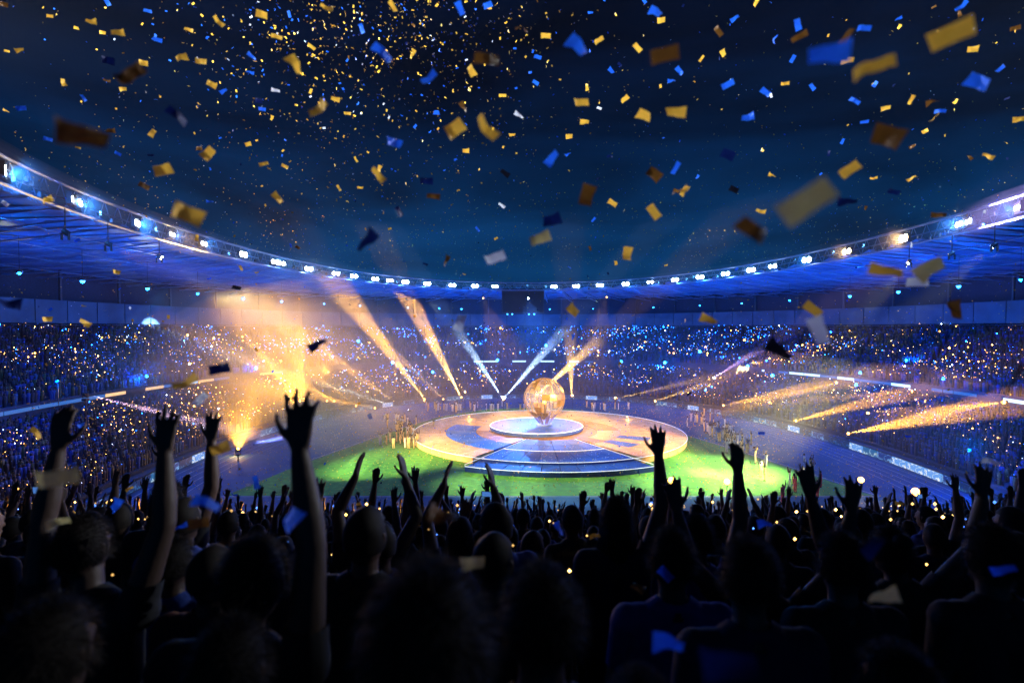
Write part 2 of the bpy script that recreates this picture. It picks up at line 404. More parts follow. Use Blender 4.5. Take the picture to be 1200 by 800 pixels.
# row of hanging blue lamps
HANG = [23, 97, 173, 232, 285, 330, 380, 422, 478, 515, 541, 598, 625, 644, 695, 766, 820, 869, 925, 996, 1053, 1123, 1196]
hang_fine = even_oval(55, 84, YM, 3000)
pend = MB().tube([(0, 0, .2), (0, 0, 3.6)], .03, 4).lathe([(.05, .35), (.28, .2), (.3, -.02), (.24, -.04)], sides=10).mesh('lamp_shade', M['dark_steel'])
bulb = MB().ball((0, 0, -.05), .2, 10, 7).mesh('bulb', M['blue_lens'], True)
for k, px in enumerate(HANG):
    q = min(hang_fine, key=lambda q: abs(topx((q[0], q[1], 23.6))[0] - px))
    t = empty('hanging_lamp', (q[0], q[1], 23.7)); big = px in (996, 97, 173, 1053, 1123, 285, 330, 541)
    tag(t, f"{'large bright' if big else 'small'} blue lamp hanging under the roof, {'third' if k % 3 == 2 else 'second' if k % 3 else 'first'} of three {where_rim(px).replace('board', 'board')}", 'lamp', 'blue lamps hanging under the roof')
    link('lamp_shade', pend, t); link('bulb', bulb, t, scale=(1.25 if big else .85,) * 3)
    lamp('POINT', t, (0, .17, 1.0), 2300 * (1.7 if big else 1), (0, 0, -.35), size=.15)

# ------------------------------------------------------------------ video board
q = rim_at(613)
vb = empty('video_board', (q[0], q[1] + .8, 24.5)); tag(vb, 'dark switched off video board hanging from the roof rim above the far stand', 'screen')
MB().box((0, .4, 1.0), (11.4, .7, 6.6)).build('casing', M['dark_steel'], vb)
MB().box((0, 0, 1.0), (10.9, .06, 6.1)).build('screen', M['board_dark'], vb)
for sx in (-4.6, 4.6): MB().tube([(sx, .4, 4.3), (sx, .4, 5.8)], .08, 6).build('hanger', M['steel'], vb)
for sx in (-4.2, -2.9, 1.6, 3.0):
    sl = MB().box((0, .1, -2.6), (.5, .3, .3)).build('under_lamp', M['dark_steel'], vb, (sx, 0, 0))
    MB().box((0, -.07, -2.6), (.38, .03, .24)).build('lamp_glass', M['blue_lens'], sl)
for h in (.0,): MB().tube([(-6.2, .4, 5.3), (6.2, .4, 5.3)], .1, 6).build('crossbar', M['steel'], vb)

# ------------------------------------------------------------------ LED boards at the track wall and ribbon on the upper tier
def led_mat(name, a, b_, s, sc=1.2):
    m = mat(name, (0.02, 0.02, 0.03), .4, emit=a, strength=s, var=0); t = m.node_tree; b = t.nodes['Principled BSDF']
    co = N(t, 'ShaderNodeTexCoord'); mpp = N(t, 'ShaderNodeMapping'); mpp.inputs['Scale'].default_value = (3.2 * sc, 1, 1.6 * sc); t.links.new(co.outputs['Object'], mpp.inputs[0])
    w = N(t, 'ShaderNodeTexNoise'); w.inputs['Scale'].default_value = 2.2; w.inputs['Detail'].default_value = 1; w.inputs['Distortion'].default_value = 1.5
    t.links.new(mpp.outputs[0], w.inputs['Vector'])
    r = N(t, 'ShaderNodeValToRGB'); r.color_ramp.interpolation = 'EASE'; r.color_ramp.elements[0].position = .50; r.color_ramp.elements[0].color = (*a, 1)
    r.color_ramp.elements[1].position = .58; r.color_ramp.elements[1].color = (*b_, 1)
    t.links.new(w.outputs[0], r.inputs[0]); t.links.new(r.outputs[0], b.inputs['Emission Color']); return m
leds = [led_mat('led_deep_blue', (.004, .04, .28), (.25, .55, 1), .8, .5), led_mat('led_cyan', (.01, .16, .42), (.7, .9, 1), .8, .35), led_mat('led_dim', (.002, .02, .10), (.03, .15, .4), .9, .4),
        led_mat('led_white_blue', (.12, .35, .85), (.9, .95, 1), 1.1, .6)]
NB = 110
BP = even_oval(WRX - .35, WRY - .35, YM, NB + 1)
bd = [MB().box((0, 0, .55), (1.0, .10, .95)).mesh('led_panel', l) for l in leds]
bfoot = MB().box((-.36, .25, .3), (.06, .4, .6)).box((.36, .25, .3), (.06, .4, .6)).mesh('bracket', M['dark_steel'])
for i in range(NB):
    a, c = BP[i], BP[i + 1]; L = math.hypot(*(c - a)); mid = (a + c) / 2
    if mid[1] < 30: continue
    px = topx((mid[0], mid[1], .5))[0]
    side = 'right hand' if mid[0] > 25 else 'left hand' if mid[0] < -18 else 'far'
    w = [2, 2, 0, 1, 2, 3][(i * 7 + i // 3) % 6]
    if 1000 < px < 1110 and w == 2: w = 3
    t = empty('advertising_board', (mid[0], mid[1], 0), (0, 0, math.atan2(c[1] - a[1], c[0] - a[0]) + PI))
    tag(t, f"{['blue lit', 'cyan lit', 'dark blue', 'white and blue'][w]} LED board, {side} track wall, " + ('at the near end' if mid[1] < 45 else 'by the near grass edge' if mid[1] < 62 else 'by the walkway wedge' if mid[1] < 80 else 'level with the globe' if mid[1] < 100 else 'by the stage back edge' if mid[1] < 118 else 'on the far bend' if mid[1] < 134 else 'behind the stage left' if mid[0] < -3 else 'behind the globe' if mid[0] < 10 else 'behind the stage right'), 'board', 'LED boards round the track')
    o = link('led_panel', bd[w], t, scale=(L * .97, 1, 1)); link('bracket', bfoot, t)
# ribbon display on the upper tier front
NRB = 90
QP = even_oval(WRX + UB - .14, WRY + UB - .14, YM, NRB + 1)
rib_b = mat('ribbon_blue', (.02, .02, .03), .4, emit=(.02, .16, .55), strength=.9, var=0)
rib_w = mat('ribbon_white', (.02, .02, .03), .4, emit=(.45, .7, 1), strength=2.2, var=0)
rib_o = mat('ribbon_warm', (.02, .02, .03), .4, emit=(1, .6, .25), strength=1.3, var=0)
rib_k = mat('ribbon_off', (.02, .025, .05), .4, var=0)
rme = [MB().box((0, 0, 0), (1, .08, .42)).mesh('ribbon_panel', m) for m in (rib_b, rib_w, rib_o, rib_k)]
for i in range(NRB):
    a, c = QP[i], QP[i + 1]; L = math.hypot(*(c - a)); mid = (a + c) / 2
    link('ribbon_panel', rme[random.choice([0, 0, 0, 3, 1, 1, 2, 3])], stand, (mid[0] - CX, mid[1] - CY, rib_z + .55), (0, 0, math.atan2(c[1] - a[1], c[0] - a[0])), (L * .96, 1, 1))

# ------------------------------------------------------------------ the spectators of the bowl (one mass)
def crowd_mesh(places, heads, cols, h=1.7):
    """places (n,3) floor points, heads (n,) facing; each a tapered torso with shoulders and a faceted head"""
    base = []
    for (w, d, z) in ((.15, .10, .1), (.17, .11, .85), (.23, .12, 1.38), (.07, .06, 1.5)):
        base += [(-w, -d, z), (w, -d, z), (w, d, z), (-w, d, z)]
    faces = []
    for k in range(3):
        o = k * 4
        for j in range(4): faces.append((o + j, o + (j + 1) % 4, o + 4 + (j + 1) % 4, o + 4 + j))
    hb = len(base)
    for (w, z) in ((.05, 1.48), (.095, 1.60), (.06, 1.74)): base += [(-w, -w, z), (w, -w, z), (w, w, z), (-w, w, z)]
    for k in range(2):
        o = hb + k * 4
        for j in range(4): faces.append((o + j, o + (j + 1) % 4, o + 4 + (j + 1) % 4, o + 4 + j))
    faces.append((hb + 8, hb + 9, hb + 10, hb + 11))
    ab = len(base)
    base += [(.17, -.04, 1.38), (.25, -.04, 1.36), (.25, .04, 1.36), (.17, .04, 1.38), (.22, -.03, 1.95), (.28, -.03, 1.95), (.28, .03, 1.95), (.22, .03, 1.95)]
    for j in range(4): faces.append((ab + j, ab + (j + 1) % 4, ab + 4 + (j + 1) % 4, ab + 4 + j))
    B = np.array(base); F = np.array(faces); n = len(places)
    nb = len(B)
    V = np.repeat(B[None], n, 0).copy()
    armless = RNG.random(n) < .55; V[armless, ab + 4:, 2] -= .9
    flip = RNG.random(n) < .5; V[flip, ab:, 0] *= -1
    V[:, :, 2] *= RNG.uniform(.93, 1.08, n)[:, None]
    c, s = np.cos(heads)[:, None], np.sin(heads)[:, None]
    X = V[:, :, 0] * c - V[:, :, 1] * s; Y = V[:, :, 0] * s + V[:, :, 1] * c
    V = np.stack([X, Y, V[:, :, 2]], 2) + places[:, None]
    F2 = (F[None] + (np.arange(n) * nb)[:, None, None]).reshape(-1, 4)
    C = np.repeat(cols, len(F), 0).reshape(n, len(F), 4)
    C[:, 12:21, :3] = (.05, .030, .024)
    C[:, 21:, :3] = np.where(RNG.random((n, 1, 1)) < .5, (.05, .030, .024), C[:, 21:, :3])
    return V.reshape(-1, 3), F2, C.reshape(-1, 4)
pal = np.array([(.004, .016, .07, 1), (.005, .03, .16, 1), (.008, .010, .020, 1), (.03, .07, .16, 1), (.10, .065, .015, 1), (.008, .010, .016, 1), (.03, .01, .012, 1), (.004, .035, .20, 1)])
pl = []; hd = []; GL = []
for (u, z) in ROWS:
    rx, ry = WRX + u, WRY + u
    n = int(2.0 * PI * math.sqrt((rx ** 2 + ry ** 2) / 2) / .68)
    Q = even_oval(rx, ry, YM + 4, n); NN = normals(Q)
    aisle = (np.arange(n) / n * 48) % 1.0
    keep = (RNG.random(n) < .86) & (aisle > .085)
    Q = Q[keep] + RNG.normal(0, .06, (keep.sum(), 2)); NN = NN[keep]
    pl.append(np.c_[Q, np.full(len(Q), z)]); hd.append(np.arctan2(-NN[:, 1], -NN[:, 0]) - PI / 2)
pl = np.concatenate(pl); hd = np.concatenate(hd)
vis = np.abs(pl[:, 0]) < pl[:, 1] * .98 + 6
pl = pl[vis]; hd = hd[vis]
m_far = mat('spectator_clothes', (.1, .1, .1), .8, attr='tint', var=.3)
V, F, C = crowd_mesh(pl, hd, pal[RNG.integers(0, len(pal), len(pl))])
tag(link('spectators', np_mesh('spectators', V, F, m_far, C)), 'mass of distant spectators filling the tiers of the bowl', 'crowd', kind='stuff')

# phone lights and confetti glints in the tiers, all made as glowing specks
def octas(P, S, m, colors, name, attr='glow'):
    B = np.array([(1, 0, 0), (-1, 0, 0), (0, 1, 0), (0, -1, 0), (0, 0, 1), (0, 0, -1)], float)
    Fo = np.array([(0, 2, 4), (2, 1, 4), (1, 3, 4), (3, 0, 4), (2, 0, 5), (1, 2, 5), (3, 1, 5), (0, 3, 5)])
    n = len(P); V = P[:, None] + B[None] * S[:, None, None]
    F = (Fo[None] + (np.arange(n) * 6)[:, None, None]).reshape(-1, 3)
    return np_mesh(name, V.reshape(-1, 3), F, m, np.repeat(colors, 8, 0), attr)
m_glow = mat('phone_and_glint_glow', (.1, .1, .1), .5, emit=(1, 1, 1), strength=19.0, attr='glow', var=0)
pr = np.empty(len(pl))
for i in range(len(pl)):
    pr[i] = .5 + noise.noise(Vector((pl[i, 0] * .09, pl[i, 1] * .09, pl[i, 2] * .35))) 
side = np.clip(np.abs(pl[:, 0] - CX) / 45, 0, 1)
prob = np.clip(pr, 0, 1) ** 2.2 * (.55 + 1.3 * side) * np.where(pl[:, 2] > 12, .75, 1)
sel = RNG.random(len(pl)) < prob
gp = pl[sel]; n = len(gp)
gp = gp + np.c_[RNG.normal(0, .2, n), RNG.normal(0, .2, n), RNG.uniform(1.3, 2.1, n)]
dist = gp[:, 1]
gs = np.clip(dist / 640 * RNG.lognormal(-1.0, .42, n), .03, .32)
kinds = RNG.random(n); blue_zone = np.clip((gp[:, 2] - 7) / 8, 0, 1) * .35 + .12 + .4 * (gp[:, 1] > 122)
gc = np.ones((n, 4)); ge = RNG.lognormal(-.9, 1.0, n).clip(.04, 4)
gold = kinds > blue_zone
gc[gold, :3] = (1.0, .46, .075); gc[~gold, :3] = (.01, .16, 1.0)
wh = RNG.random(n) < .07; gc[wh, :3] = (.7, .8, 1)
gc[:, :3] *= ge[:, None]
tag(link('phone_lights_and_glints', octas(gp, gs, m_glow, gc, 'phone_lights_and_glints')), 'countless gold and blue specks in the tiers: phone lights, and confetti glints made to glow', 'lights', kind='stuff')

# ------------------------------------------------------------------ the round stage
SX, SY = 6.0, 92.0
stage = empty('round_stage', (SX, SY, 0)); tag(stage, 'large round golden show stage with blue walkway wedge on the green pitch', 'stage')
tan = mat('golden_deck', (.55, .37, .14), .55, var=.3, scale=.8); tan2 = mat('pale_golden_deck', (.66, .48, .22), .55, var=.3, scale=.8)
brown = mat('brown_deck', (.22, .12, .03), .55, var=.4, scale=.7); blu = mat('blue_deck', (.02, .12, .62), .55, var=.4, scale=.5)
pblue = mat('pale_blue_deck', (.05, .13, .50), .5, var=.4, scale=.4); dblue = mat('dark_blue_deck', (.008, .05, .30), .55, var=.4, scale=.4)
def ring_piece(r0, r1, a, z0, z1, m, name, seg=4):
    b = MB(); t = np.linspace(-a / 2, a / 2, seg + 1)
    for z in (z0, z1):
        for r in (r0, r1): b.v += [(r * math.cos(x), r * math.sin(x), z) for x in t]
    k = seg + 1
    for i in range(seg):
        b.f += [(2 * k + i, 3 * k + i, 3 * k + i + 1, 2 * k + i + 1), (k + i, k + i + 1, 3 * k + i + 1, 3 * k + i), (i + 1, i, 2 * k + i, 2 * k + i + 1)]
    b.f += [(0, k, 3 * k, 2 * k), (k - 1, 3 * k - 1, 4 * k - 1, 2 * k - 1)][:1] + [(k - 1, 3 * k - 1, 4 * k - 1, 2 * k - 1)]
    return b.mesh(name, m)
nOut = 48; g = .0035
outer = [ring_piece(17.1, 22.5, 2 * PI / nOut - g, 0, .8, m, 'deck_panel') for m in (tan, tan2)]
mid_ = [ring_piece(12.1, 17.04, 2 * PI / 36 - g, 0, .8, m, 'deck_panel') for m in (tan, blu, pblue)]
inn = [ring_piece(8.3, 12.04, 2 * PI / 24 - g, 0, .8, m, 'deck_panel') for m in (brown, mat('ochre_deck', (.30, .17, .05), .3, var=.3))]
W2 = math.radians(27)
def in_wedge(t): return abs((t + PI / 2 + PI) % (2 * PI) - PI) < W2 + .02
for k in range(nOut):
    t = 2 * PI * (k + .5) / nOut
    if not in_wedge(t): link('deck_panel', outer[(k * 5 // 3) % 2], stage, rot=(0, 0, t))
for k in range(36):
    t = 2 * PI * (k + .5) / 36
    if in_wedge(t): continue
    deg = math.degrees(t) % 360
    link('deck_panel', mid_[(1 if k % 3 else 2) if 165 < deg < 262 else (2 if 300 < deg < 352 and k % 2 else 0)], stage, rot=(0, 0, t))
for k in range(24):
    t = 2 * PI * (k + .5) / 24
    if not in_wedge(t): link('deck_panel', inn[(k // 3) % 2], stage, rot=(0, 0, t))
for j, (r0, r1, m) in enumerate(((8.3, 12, pblue), (12.06, 16, blu), (16.06, 22.5, dblue), (22.56, 26.4, dblue))):
    nseg = 4 + j * 2
    me = ring_piece(r0, r1, 2 * W2 / nseg - g, 0, .82 if j < 3 else .6, m, 'walkway_panel')
    for k in range(nseg): link('walkway_panel', me, stage, rot=(0, 0, -PI / 2 - W2 + (k + .5) * 2 * W2 / nseg))
for r, z in ((22.55, .86), (16.0, .86), (26.4, .66)):
    t0, t1 = (0, 2 * PI) if r < 26 and r > 20 else (-PI / 2 - W2, -PI / 2 + W2)
    MB().tube([(r * math.cos(t), r * math.sin(t), z) for t in np.linspace(t0, t1, 97)][: (-1 if t1 > 6 else None)], .035, 4, closed=t1 > 6).build('edge_light', M['rim_led'], stage)
for sgn in (-1, 1):
    t = -PI / 2 + sgn * W2
    MB().tube([(8.4 * math.cos(t), 8.4 * math.sin(t), .86), (26.4 * math.cos(t), 26.4 * math.sin(t), .86)], .03, 4).build('edge_light', M['rim_led'], stage)
MB().lathe([(8.25, 0), (8.25, .78), (0.01, .79)], sides=48).build('deck_core', brown, stage)
pc = empty('centre_platform', (-1.8, 2.0, .8)); pc.parent = stage
MB().lathe([(8.0, 0), (8.0, .5), (7.9, .55)], sides=64).poly([(7.9 * math.cos(t), 7.9 * math.sin(t), .55) for t in np.linspace(0, 2 * PI, 65)[:-1]]).build('platform_top', pblue, pc)
MB().tube([(7.97 * math.cos(t), 7.97 * math.sin(t), .57) for t in np.linspace(0, 2 * PI, 65)[:-1]], .07, 4, closed=True).build('platform_edge_light', M['rim_led'], pc)

# ------------------------------------------------------------------ glass globe
gl = empty('glass_globe', (5.6, 94.0, 1.35)); tag(gl, 'giant shiny gold and glass globe standing on a faceted foot at the middle of the stage', 'globe')
def glassy(name, col, rough, alpha, metal=.6):
    m = mat(name, col, rough, metal, var=.2, scale=.6); m.node_tree.nodes['Principled BSDF'].inputs['Alpha'].default_value = alpha; return m
gold_p = glassy('gold_mirror_panel', (1.0, .66, .20), .32, .95, .75); clear_p = glassy('clear_panel', (.85, .86, .90), .12, .25, .15); vio = glassy('violet_glass_foot', (.45, .45, 1.0), .25, .7, .3)
GR, GZ = 3.5, 4.6
NM, NL = 16, 10
for i in range(NL):
    a0 = PI * i / NL; a1 = PI * (i + 1) / NL
    for mi, mt in enumerate((gold_p, clear_p)):
        b = MB(); n = 0; 
        t0, t1 = -PI / NM * .93, PI / NM * .93
        r0, r1 = GR * math.sin(a0 + .012), GR * math.sin(a1 - .012); z0, z1 = GR * math.cos(a0 + .012), GR * math.cos(a1 - .012)
        rm = GR * math.sin((a0 + a1) / 2) * 1.004; zm = GR * math.cos((a0 + a1) / 2) * 1.004
        for r, z in ((r0, z0), (rm, zm), (r1, z1)): b.v += [(r * math.cos(t), r * math.sin(t), z) for t in (t0, 0, t1)]
        b.f = [(0, 3, 4, 1), (1, 4, 5, 2), (3, 6, 7, 4), (4, 7, 8, 5)]
        me = b.mesh('globe_panel', mt, True)
        for k in range(NM):
            g_ = noise.noise(Vector((math.cos(2 * PI * k / NM) * 1.2, math.sin(2 * PI * k / NM) * 1.2, i * .33)) ) > .06
            if g_ == (mi == 0): link('globe_panel', me, gl, (0, 0, GZ), (0, 0, 2 * PI * k / NM))
for k in range(8):
    t = PI * k / 8
    MB().tube([(GR * 1.012 * math.cos(a) * math.cos(t), GR * 1.012 * math.cos(a) * math.sin(t), GZ + GR * 1.012 * math.sin(a)) for a in np.linspace(0, 2 * PI, 41)[:-1]], .035, 4, closed=True).build('globe_rib', gold_p, gl)
for k in range(8):
    t = 2 * PI * k / 8; t2 = 2 * PI * (k + 1) / 8; tm = (t + t2) / 2
    b = MB().poly([(.7 * math.cos(t), .7 * math.sin(t), 0), (.7 * math.cos(t2), .7 * math.sin(t2), 0), (2.6 * math.cos(tm), 2.6 * math.sin(tm), 2.3)])
    b.poly([(.7 * math.cos(t), .7 * math.sin(t), 0), (2.6 * math.cos(tm), 2.6 * math.sin(tm), 2.3), (1.9 * math.cos(t), 1.9 * math.sin(t), 1.7)])
    b.build('foot_facet', vio, gl)
MB().tube([(.4, -.3, 0), (-.3, -3.2, 4.4)], .07, 6).build('strut', M['dark_steel'], gl)
MB().lathe([(0, 0), (1.5, 0), (1.4, .18), (.8, .25), (0, .25)], sides=24).build('base_plate', M['steel'], gl)

glb = MB().ball((0, 0, GZ - .6), .3, 12, 8).build('globe_fill_lamp', M['amber_lens'], gl, smooth=True)  # bulb and light added inside to brighten the globe
lamp('POINT', gl, (1, .72, .36), 1600, (0, 0, GZ - .6), size=.32)
# blue lamps standing among the spectators
BL = [(68, 448, 56), (172, 441, 84), (300, 432, 110), (460, 425, 128), (583, 422, 140), (507, 436, 138), (549, 462, 142), (728, 424, 138), (779, 425, 132), (820, 412, 124), (876, 429, 112), (1008, 437, 88), (1003, 451, 84), (1105, 444, 74), (1135, 528, 58), (1062, 423, 94), (905, 440, 104), (640, 405, 146), (420, 400, 134)]
bl_me = MB().lathe([(0, .2), (.2, .18), (.24, .05), (.1, -.05), (.04, -.1), (.04, -2.2)], sides=10).mesh('lamp_post', M['dark_steel'])
for k, (px, py, d) in enumerate(BL):
    p = at(px, py, d); t = empty('stand_lamp', p); tag(t, f"blue lamp on a short post among the spectators, {'left stand' if px < 330 else 'far stand left of the globe' if px < 560 else 'far stand behind the globe' if px < 700 else 'far stand right of the globe' if px < 850 else 'right stand'}, {'high up' if py < 426 else 'halfway up' if py < 445 else 'low down'}", 'lamp', 'blue lamps among the spectators')
    link('lamp_post', bl_me, t); link('bulb', bulb, t, (0, 0, .1), scale=(min(1.8, d / 75),) * 3); lamp('POINT', t, (.0, .12, 1.0), 3200, (0, -.5, .3), size=.15)
# ------------------------------------------------------------------ moving head spotlights with their beams
sp_base = MB().box((0, 0, .12), (.55, .55, .24)).mesh('spot_base', M['dark_steel'])
sp_yoke = MB().box((-.3, 0, .5), (.07, .2, .6)).box((.3, 0, .5), (.07, .2, .6)).box((0, 0, .26), (.6, .2, .07)).mesh('yoke', M['dark_steel'])
sp_head = MB().lathe([(.0, .28), (.16, .26), (.22, .1), (.24, -.3), (.20, -.3)], sides=14).mesh('spot_head', M['dark_steel'])
sp_lens = {c: MB().lathe([(.001, -.30), (.20, -.29)], sides=14).mesh('spot_lens', M[c]) for c in ('amber_lens', 'white_lens')}
AMB = (1.0, .52, .07); WRM = (1.0, .57, .13); WHT = (.50, .72, 1.0); PUR = (.55, .40, 1.0)
# source pixel and depth, target pixel and depth, colour, power, cone angle, label place
BEAMS = [
 (541, 466, 134, 480, 350, 98, WRM, 5.0, 5.5, 'left of the globe behind the stage'),
 (589, 466, 135, 511, 350, 98, WHT, 3.2, 4.5, 'behind the globe, turned up to the left'),
 (591, 466, 134, 684, 360, 98, WHT, 3.2, 4.5, 'behind the globe, turned up to the right'),
 (630, 462, 136, 718, 384, 100, WRM, 4.0, 5.0, 'just behind the globe'),
 (498, 468, 132, 448, 402, 104, WRM, 3.0, 5.0, 'at the far left of the stage back edge'),
 (462, 471, 128, 396, 424, 104, WRM, 3.0, 5.0, 'beside the track left of the stage'),
 (424, 477, 122, 340, 440, 112, AMB, 1.2, 3.8, 'on the left track bend'),
 (480, 481, 118, 350, 440, 112, WHT, 3.0, 5.0, 'by the left end of the stage, turned low to the left'),
 (722, 467, 132, 800, 449, 128, WRM, 3.0, 5.0, 'right of the globe behind the stage'),
 (670, 464, 136, 668, 400, 110, WRM, 1.2, 6.0, 'standing upright just right of the globe'),
 (847, 475, 110, 985, 446, 75, AMB, 3.8, 4.5, 'in the right stand above the stage end'),
 (932, 493, 96, 1075, 456, 62, AMB, 3.8, 4.5, 'on the right track wall'),
 (993, 508, 83, 1200, 468, 50, AMB, 4.6, 6.0, 'low on the right track wall'),
 (1016, 484, 86, 1140, 470, 60, AMB, 2.6, 4.5, 'in the right stand above the track wall'),
 (1177, 471, 62, 1030, 492, 45, AMB, 3.0, 4.0, 'high in the right stand'),
 (981, 448, 88, 830, 486, 70, AMB, 1.4, 4.0, 'in the right stand behind the stage'),
 (1070, 458, 72, 930, 470, 66, AMB, 1.2, 4.0, 'halfway up the right stand'),
 (836, 443, 112, 905, 400, 90, PUR, 2.4, 5.0, 'in the far right stand, turned upward'),
 (279, 527, 74, 300, 380, 60, AMB, .022, 60.0, 'by the left corner of the track, turned upward'),
 (352, 470, 104, 262, 360, 66, AMB, .035, 48.0, 'on the left side, turned up to the left'),
 (356, 470, 106, 330, 352, 75, AMB, .40, 8.0, 'on the left side, turned straight up'),
 (392, 470, 110, 300, 420, 72, AMB, .9, 5.0, 'on the left side, turned low to the left'),
 (385, 436, 120, 290, 385, 75, AMB, .025, 50.0, 'in the left stand, turned to the left'),
 (440, 478, 120, 300, 452, 80, AMB, 1.2, 3.8, 'left of the stage, turned low over the track'),
 (232, 392, 118, 226, 352, 118, AMB, .5, 9.0, 'high in the left stand'),
 (279, 527, 74, 322, 385, 60, AMB, .22, 10.0, 'by the left corner of the track, narrow and leaning right'),
 (340, 458, 100, 272, 372, 70, AMB, 1.0, 4.0, 'behind the left track bend, narrow and turned up left'),
 (384, 470, 108, 275, 415, 84, AMB, 1.0, 3.8, 'left of the track bend, aimed up to the left'),
 (356, 468, 104, 352, 372, 84, AMB, 1.0, 3.8, 'on the left track bend, aimed steeply up'),
 (418, 476, 116, 322, 402, 92, AMB, 1.1, 3.8, 'left of the stage, aimed up across the amber smoke'),
 (767, 470, 126, 858, 440, 100, WRM, 1.4, 4.5, 'behind the right end of the stage'),
 (520, 468, 132, 430, 380, 100, WRM, 1.2, 4.0, 'behind the stage left'),
 (100, 462, 66, 150, 474, 70, PUR, .8, 6.0, 'in the near left stand'),
]
BP_ = 1250000.0
for (sx, sy, sd, tx, ty, td, colr, pw, cone, place) in BEAMS:
    p = at(sx, sy, sd); q = at(tx, ty, td); d = (q - p).normalized()
    amber = colr in (AMB, WRM)
    t = empty('spotlight', p); tag(t, f"{'amber' if amber else 'violet' if colr == PUR else 'white'} moving head spotlight {place}", 'spotlight')
    link('spot_base', sp_base, t, (0, 0, -.75)); link('yoke', sp_yoke, t, (0, 0, -.62))
    h = link('spot_head', sp_head, t, rot=aim(d)); link('spot_lens', sp_lens['amber_lens' if amber else 'white_lens'], h)
    if p.z > 1.2: MB().tube([(0, 0, -p.z), (0, 0, -.7)], .09, 6).build('mast', M['dark_steel'], t)
    lamp('SPOT', t, colr, BP_ * pw * (1 if colr is AMB else 1.7) * (7.0 / cone) ** .3 * (cone / 7.0 if cone > 7 else 1), d * .35, aim(d), .05, cone, 1.0 if cone > 20 else .6)
# stage wash lights hanging from the roof rim: warm light on the golden deck
for px, colr, pw, tgt in ((560, (1, .48, .11), .8, (4, 98)), (705, (1, .48, .11), .8, (10, 98)), (120, (1, .52, .17), 3.6, (3, 90)), (1110, (1, .52, .17), 3.6, (10, 90)), (70, (1, 1, .5), 2.2, (-16, 74)), (1160, (1, 1, .5), 4.6, (28, 70)), (180, (1, 1, .5), 3.2, (6, 63)), (1060, (1, 1, .5), 4.6, (24, 64)), (613, (.05, .22, 1), 1.6, (6, 76))):
    q = rim_at(px + 6); p = Vector((q[0], q[1], 26.2)); d = Vector((tgt[0], tgt[1], 0)) - p
    t = empty('wash_light', p); tag(t, f"{'warm' if colr[1] < .6 else 'blue' if colr[0] < .5 else 'pale'} wash light hung {'near the picture edge' if px < 100 or px > 1130 else 'farther in'} {where_rim(px)} of the rim over the {'stage' if tgt[1] > 80 else 'grass'}", 'spotlight')
    h = link('spot_head', sp_head, t, rot=aim(d)); link('spot_lens', sp_lens['amber_lens' if colr[2] < .5 else 'white_lens'], h); link('yoke', sp_yoke, t, (0, 0, .1), (PI, 0, 0)); MB().tube([(0, 0, .0), (0, 0, 2.0)], .05, 5).build('hanger', M['dark_steel'], t)
    side_w = colr[1] < .6 and pw > 3
    lamp('SPOT', t, colr, 150000 * pw, d.normalized() * .35, aim(d), .3, 36 if side_w else 24, .8)

# ------------------------------------------------------------------ people
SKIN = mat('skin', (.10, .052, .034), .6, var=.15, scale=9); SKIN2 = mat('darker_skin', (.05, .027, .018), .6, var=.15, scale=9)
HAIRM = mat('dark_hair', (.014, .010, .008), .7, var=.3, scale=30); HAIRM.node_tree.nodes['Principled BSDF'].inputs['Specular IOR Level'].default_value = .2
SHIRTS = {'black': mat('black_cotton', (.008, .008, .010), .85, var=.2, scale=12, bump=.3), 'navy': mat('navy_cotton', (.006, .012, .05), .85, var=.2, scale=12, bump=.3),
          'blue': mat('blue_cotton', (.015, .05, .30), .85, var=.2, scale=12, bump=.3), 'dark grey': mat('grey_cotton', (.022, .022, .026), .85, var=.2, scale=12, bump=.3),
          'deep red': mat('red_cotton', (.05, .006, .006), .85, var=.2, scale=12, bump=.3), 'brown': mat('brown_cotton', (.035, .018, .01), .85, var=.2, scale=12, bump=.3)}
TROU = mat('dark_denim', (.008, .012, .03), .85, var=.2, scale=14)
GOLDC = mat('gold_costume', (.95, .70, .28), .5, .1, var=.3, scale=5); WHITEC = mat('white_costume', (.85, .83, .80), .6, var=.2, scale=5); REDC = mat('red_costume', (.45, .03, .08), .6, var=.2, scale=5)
V3 = Vector
def hand_bones(w, d, n, sgn, curl=.25, spread=1.0):
    """w wrist, d along the palm, n out of the palm, sgn which side the thumb is on"""
    d = d.normalized(); n = (n - d * n.dot(d)).normalized(); s = d.cross(n) * sgn
    B = []
    for k, (off, L, sp) in enumerate(((.030, .072, .15), (.010, .082, .04), (-.011, .076, -.08), (-.030, .058, -.22))):
        kn = w + d * (.094 - abs(k - 1) * .004) + s * off
        B.append(('hand', w + s * off * .45 + d * .012, kn, .0155, .0120, None))
        dirn = (d + s * sp * spread + n * .10).normalized()
        p = kn
        for j, fr in enumerate((.45, .30, .25)):
            q = p + dirn * L * fr; r = .0100 - j * .0009
            B.append(('hand', p, q, r, r - .0009, None)); p = q
            dirn = (dirn + n * curl * (1 + .4 * j + .15 * k)).normalized()
    tb = w + d * .028 + s * .024
    t1 = tb + (d * .62 + s * .78 + n * .2).normalized() * .042
    t2 = t1 + (d * .85 + s * .50 + n * .25).normalized() * .030; t3 = t2 + (d * .95 + s * .25 + n * .2).normalized() * .024
    B += [('hand', w + s * .008, tb, .017, .0150, None), ('hand', tb, t1, .0145, .0110, None), ('hand', t1, t2, .0108, .0098, None), ('hand', t2, t3, .0098, .0080, None)]
    return B
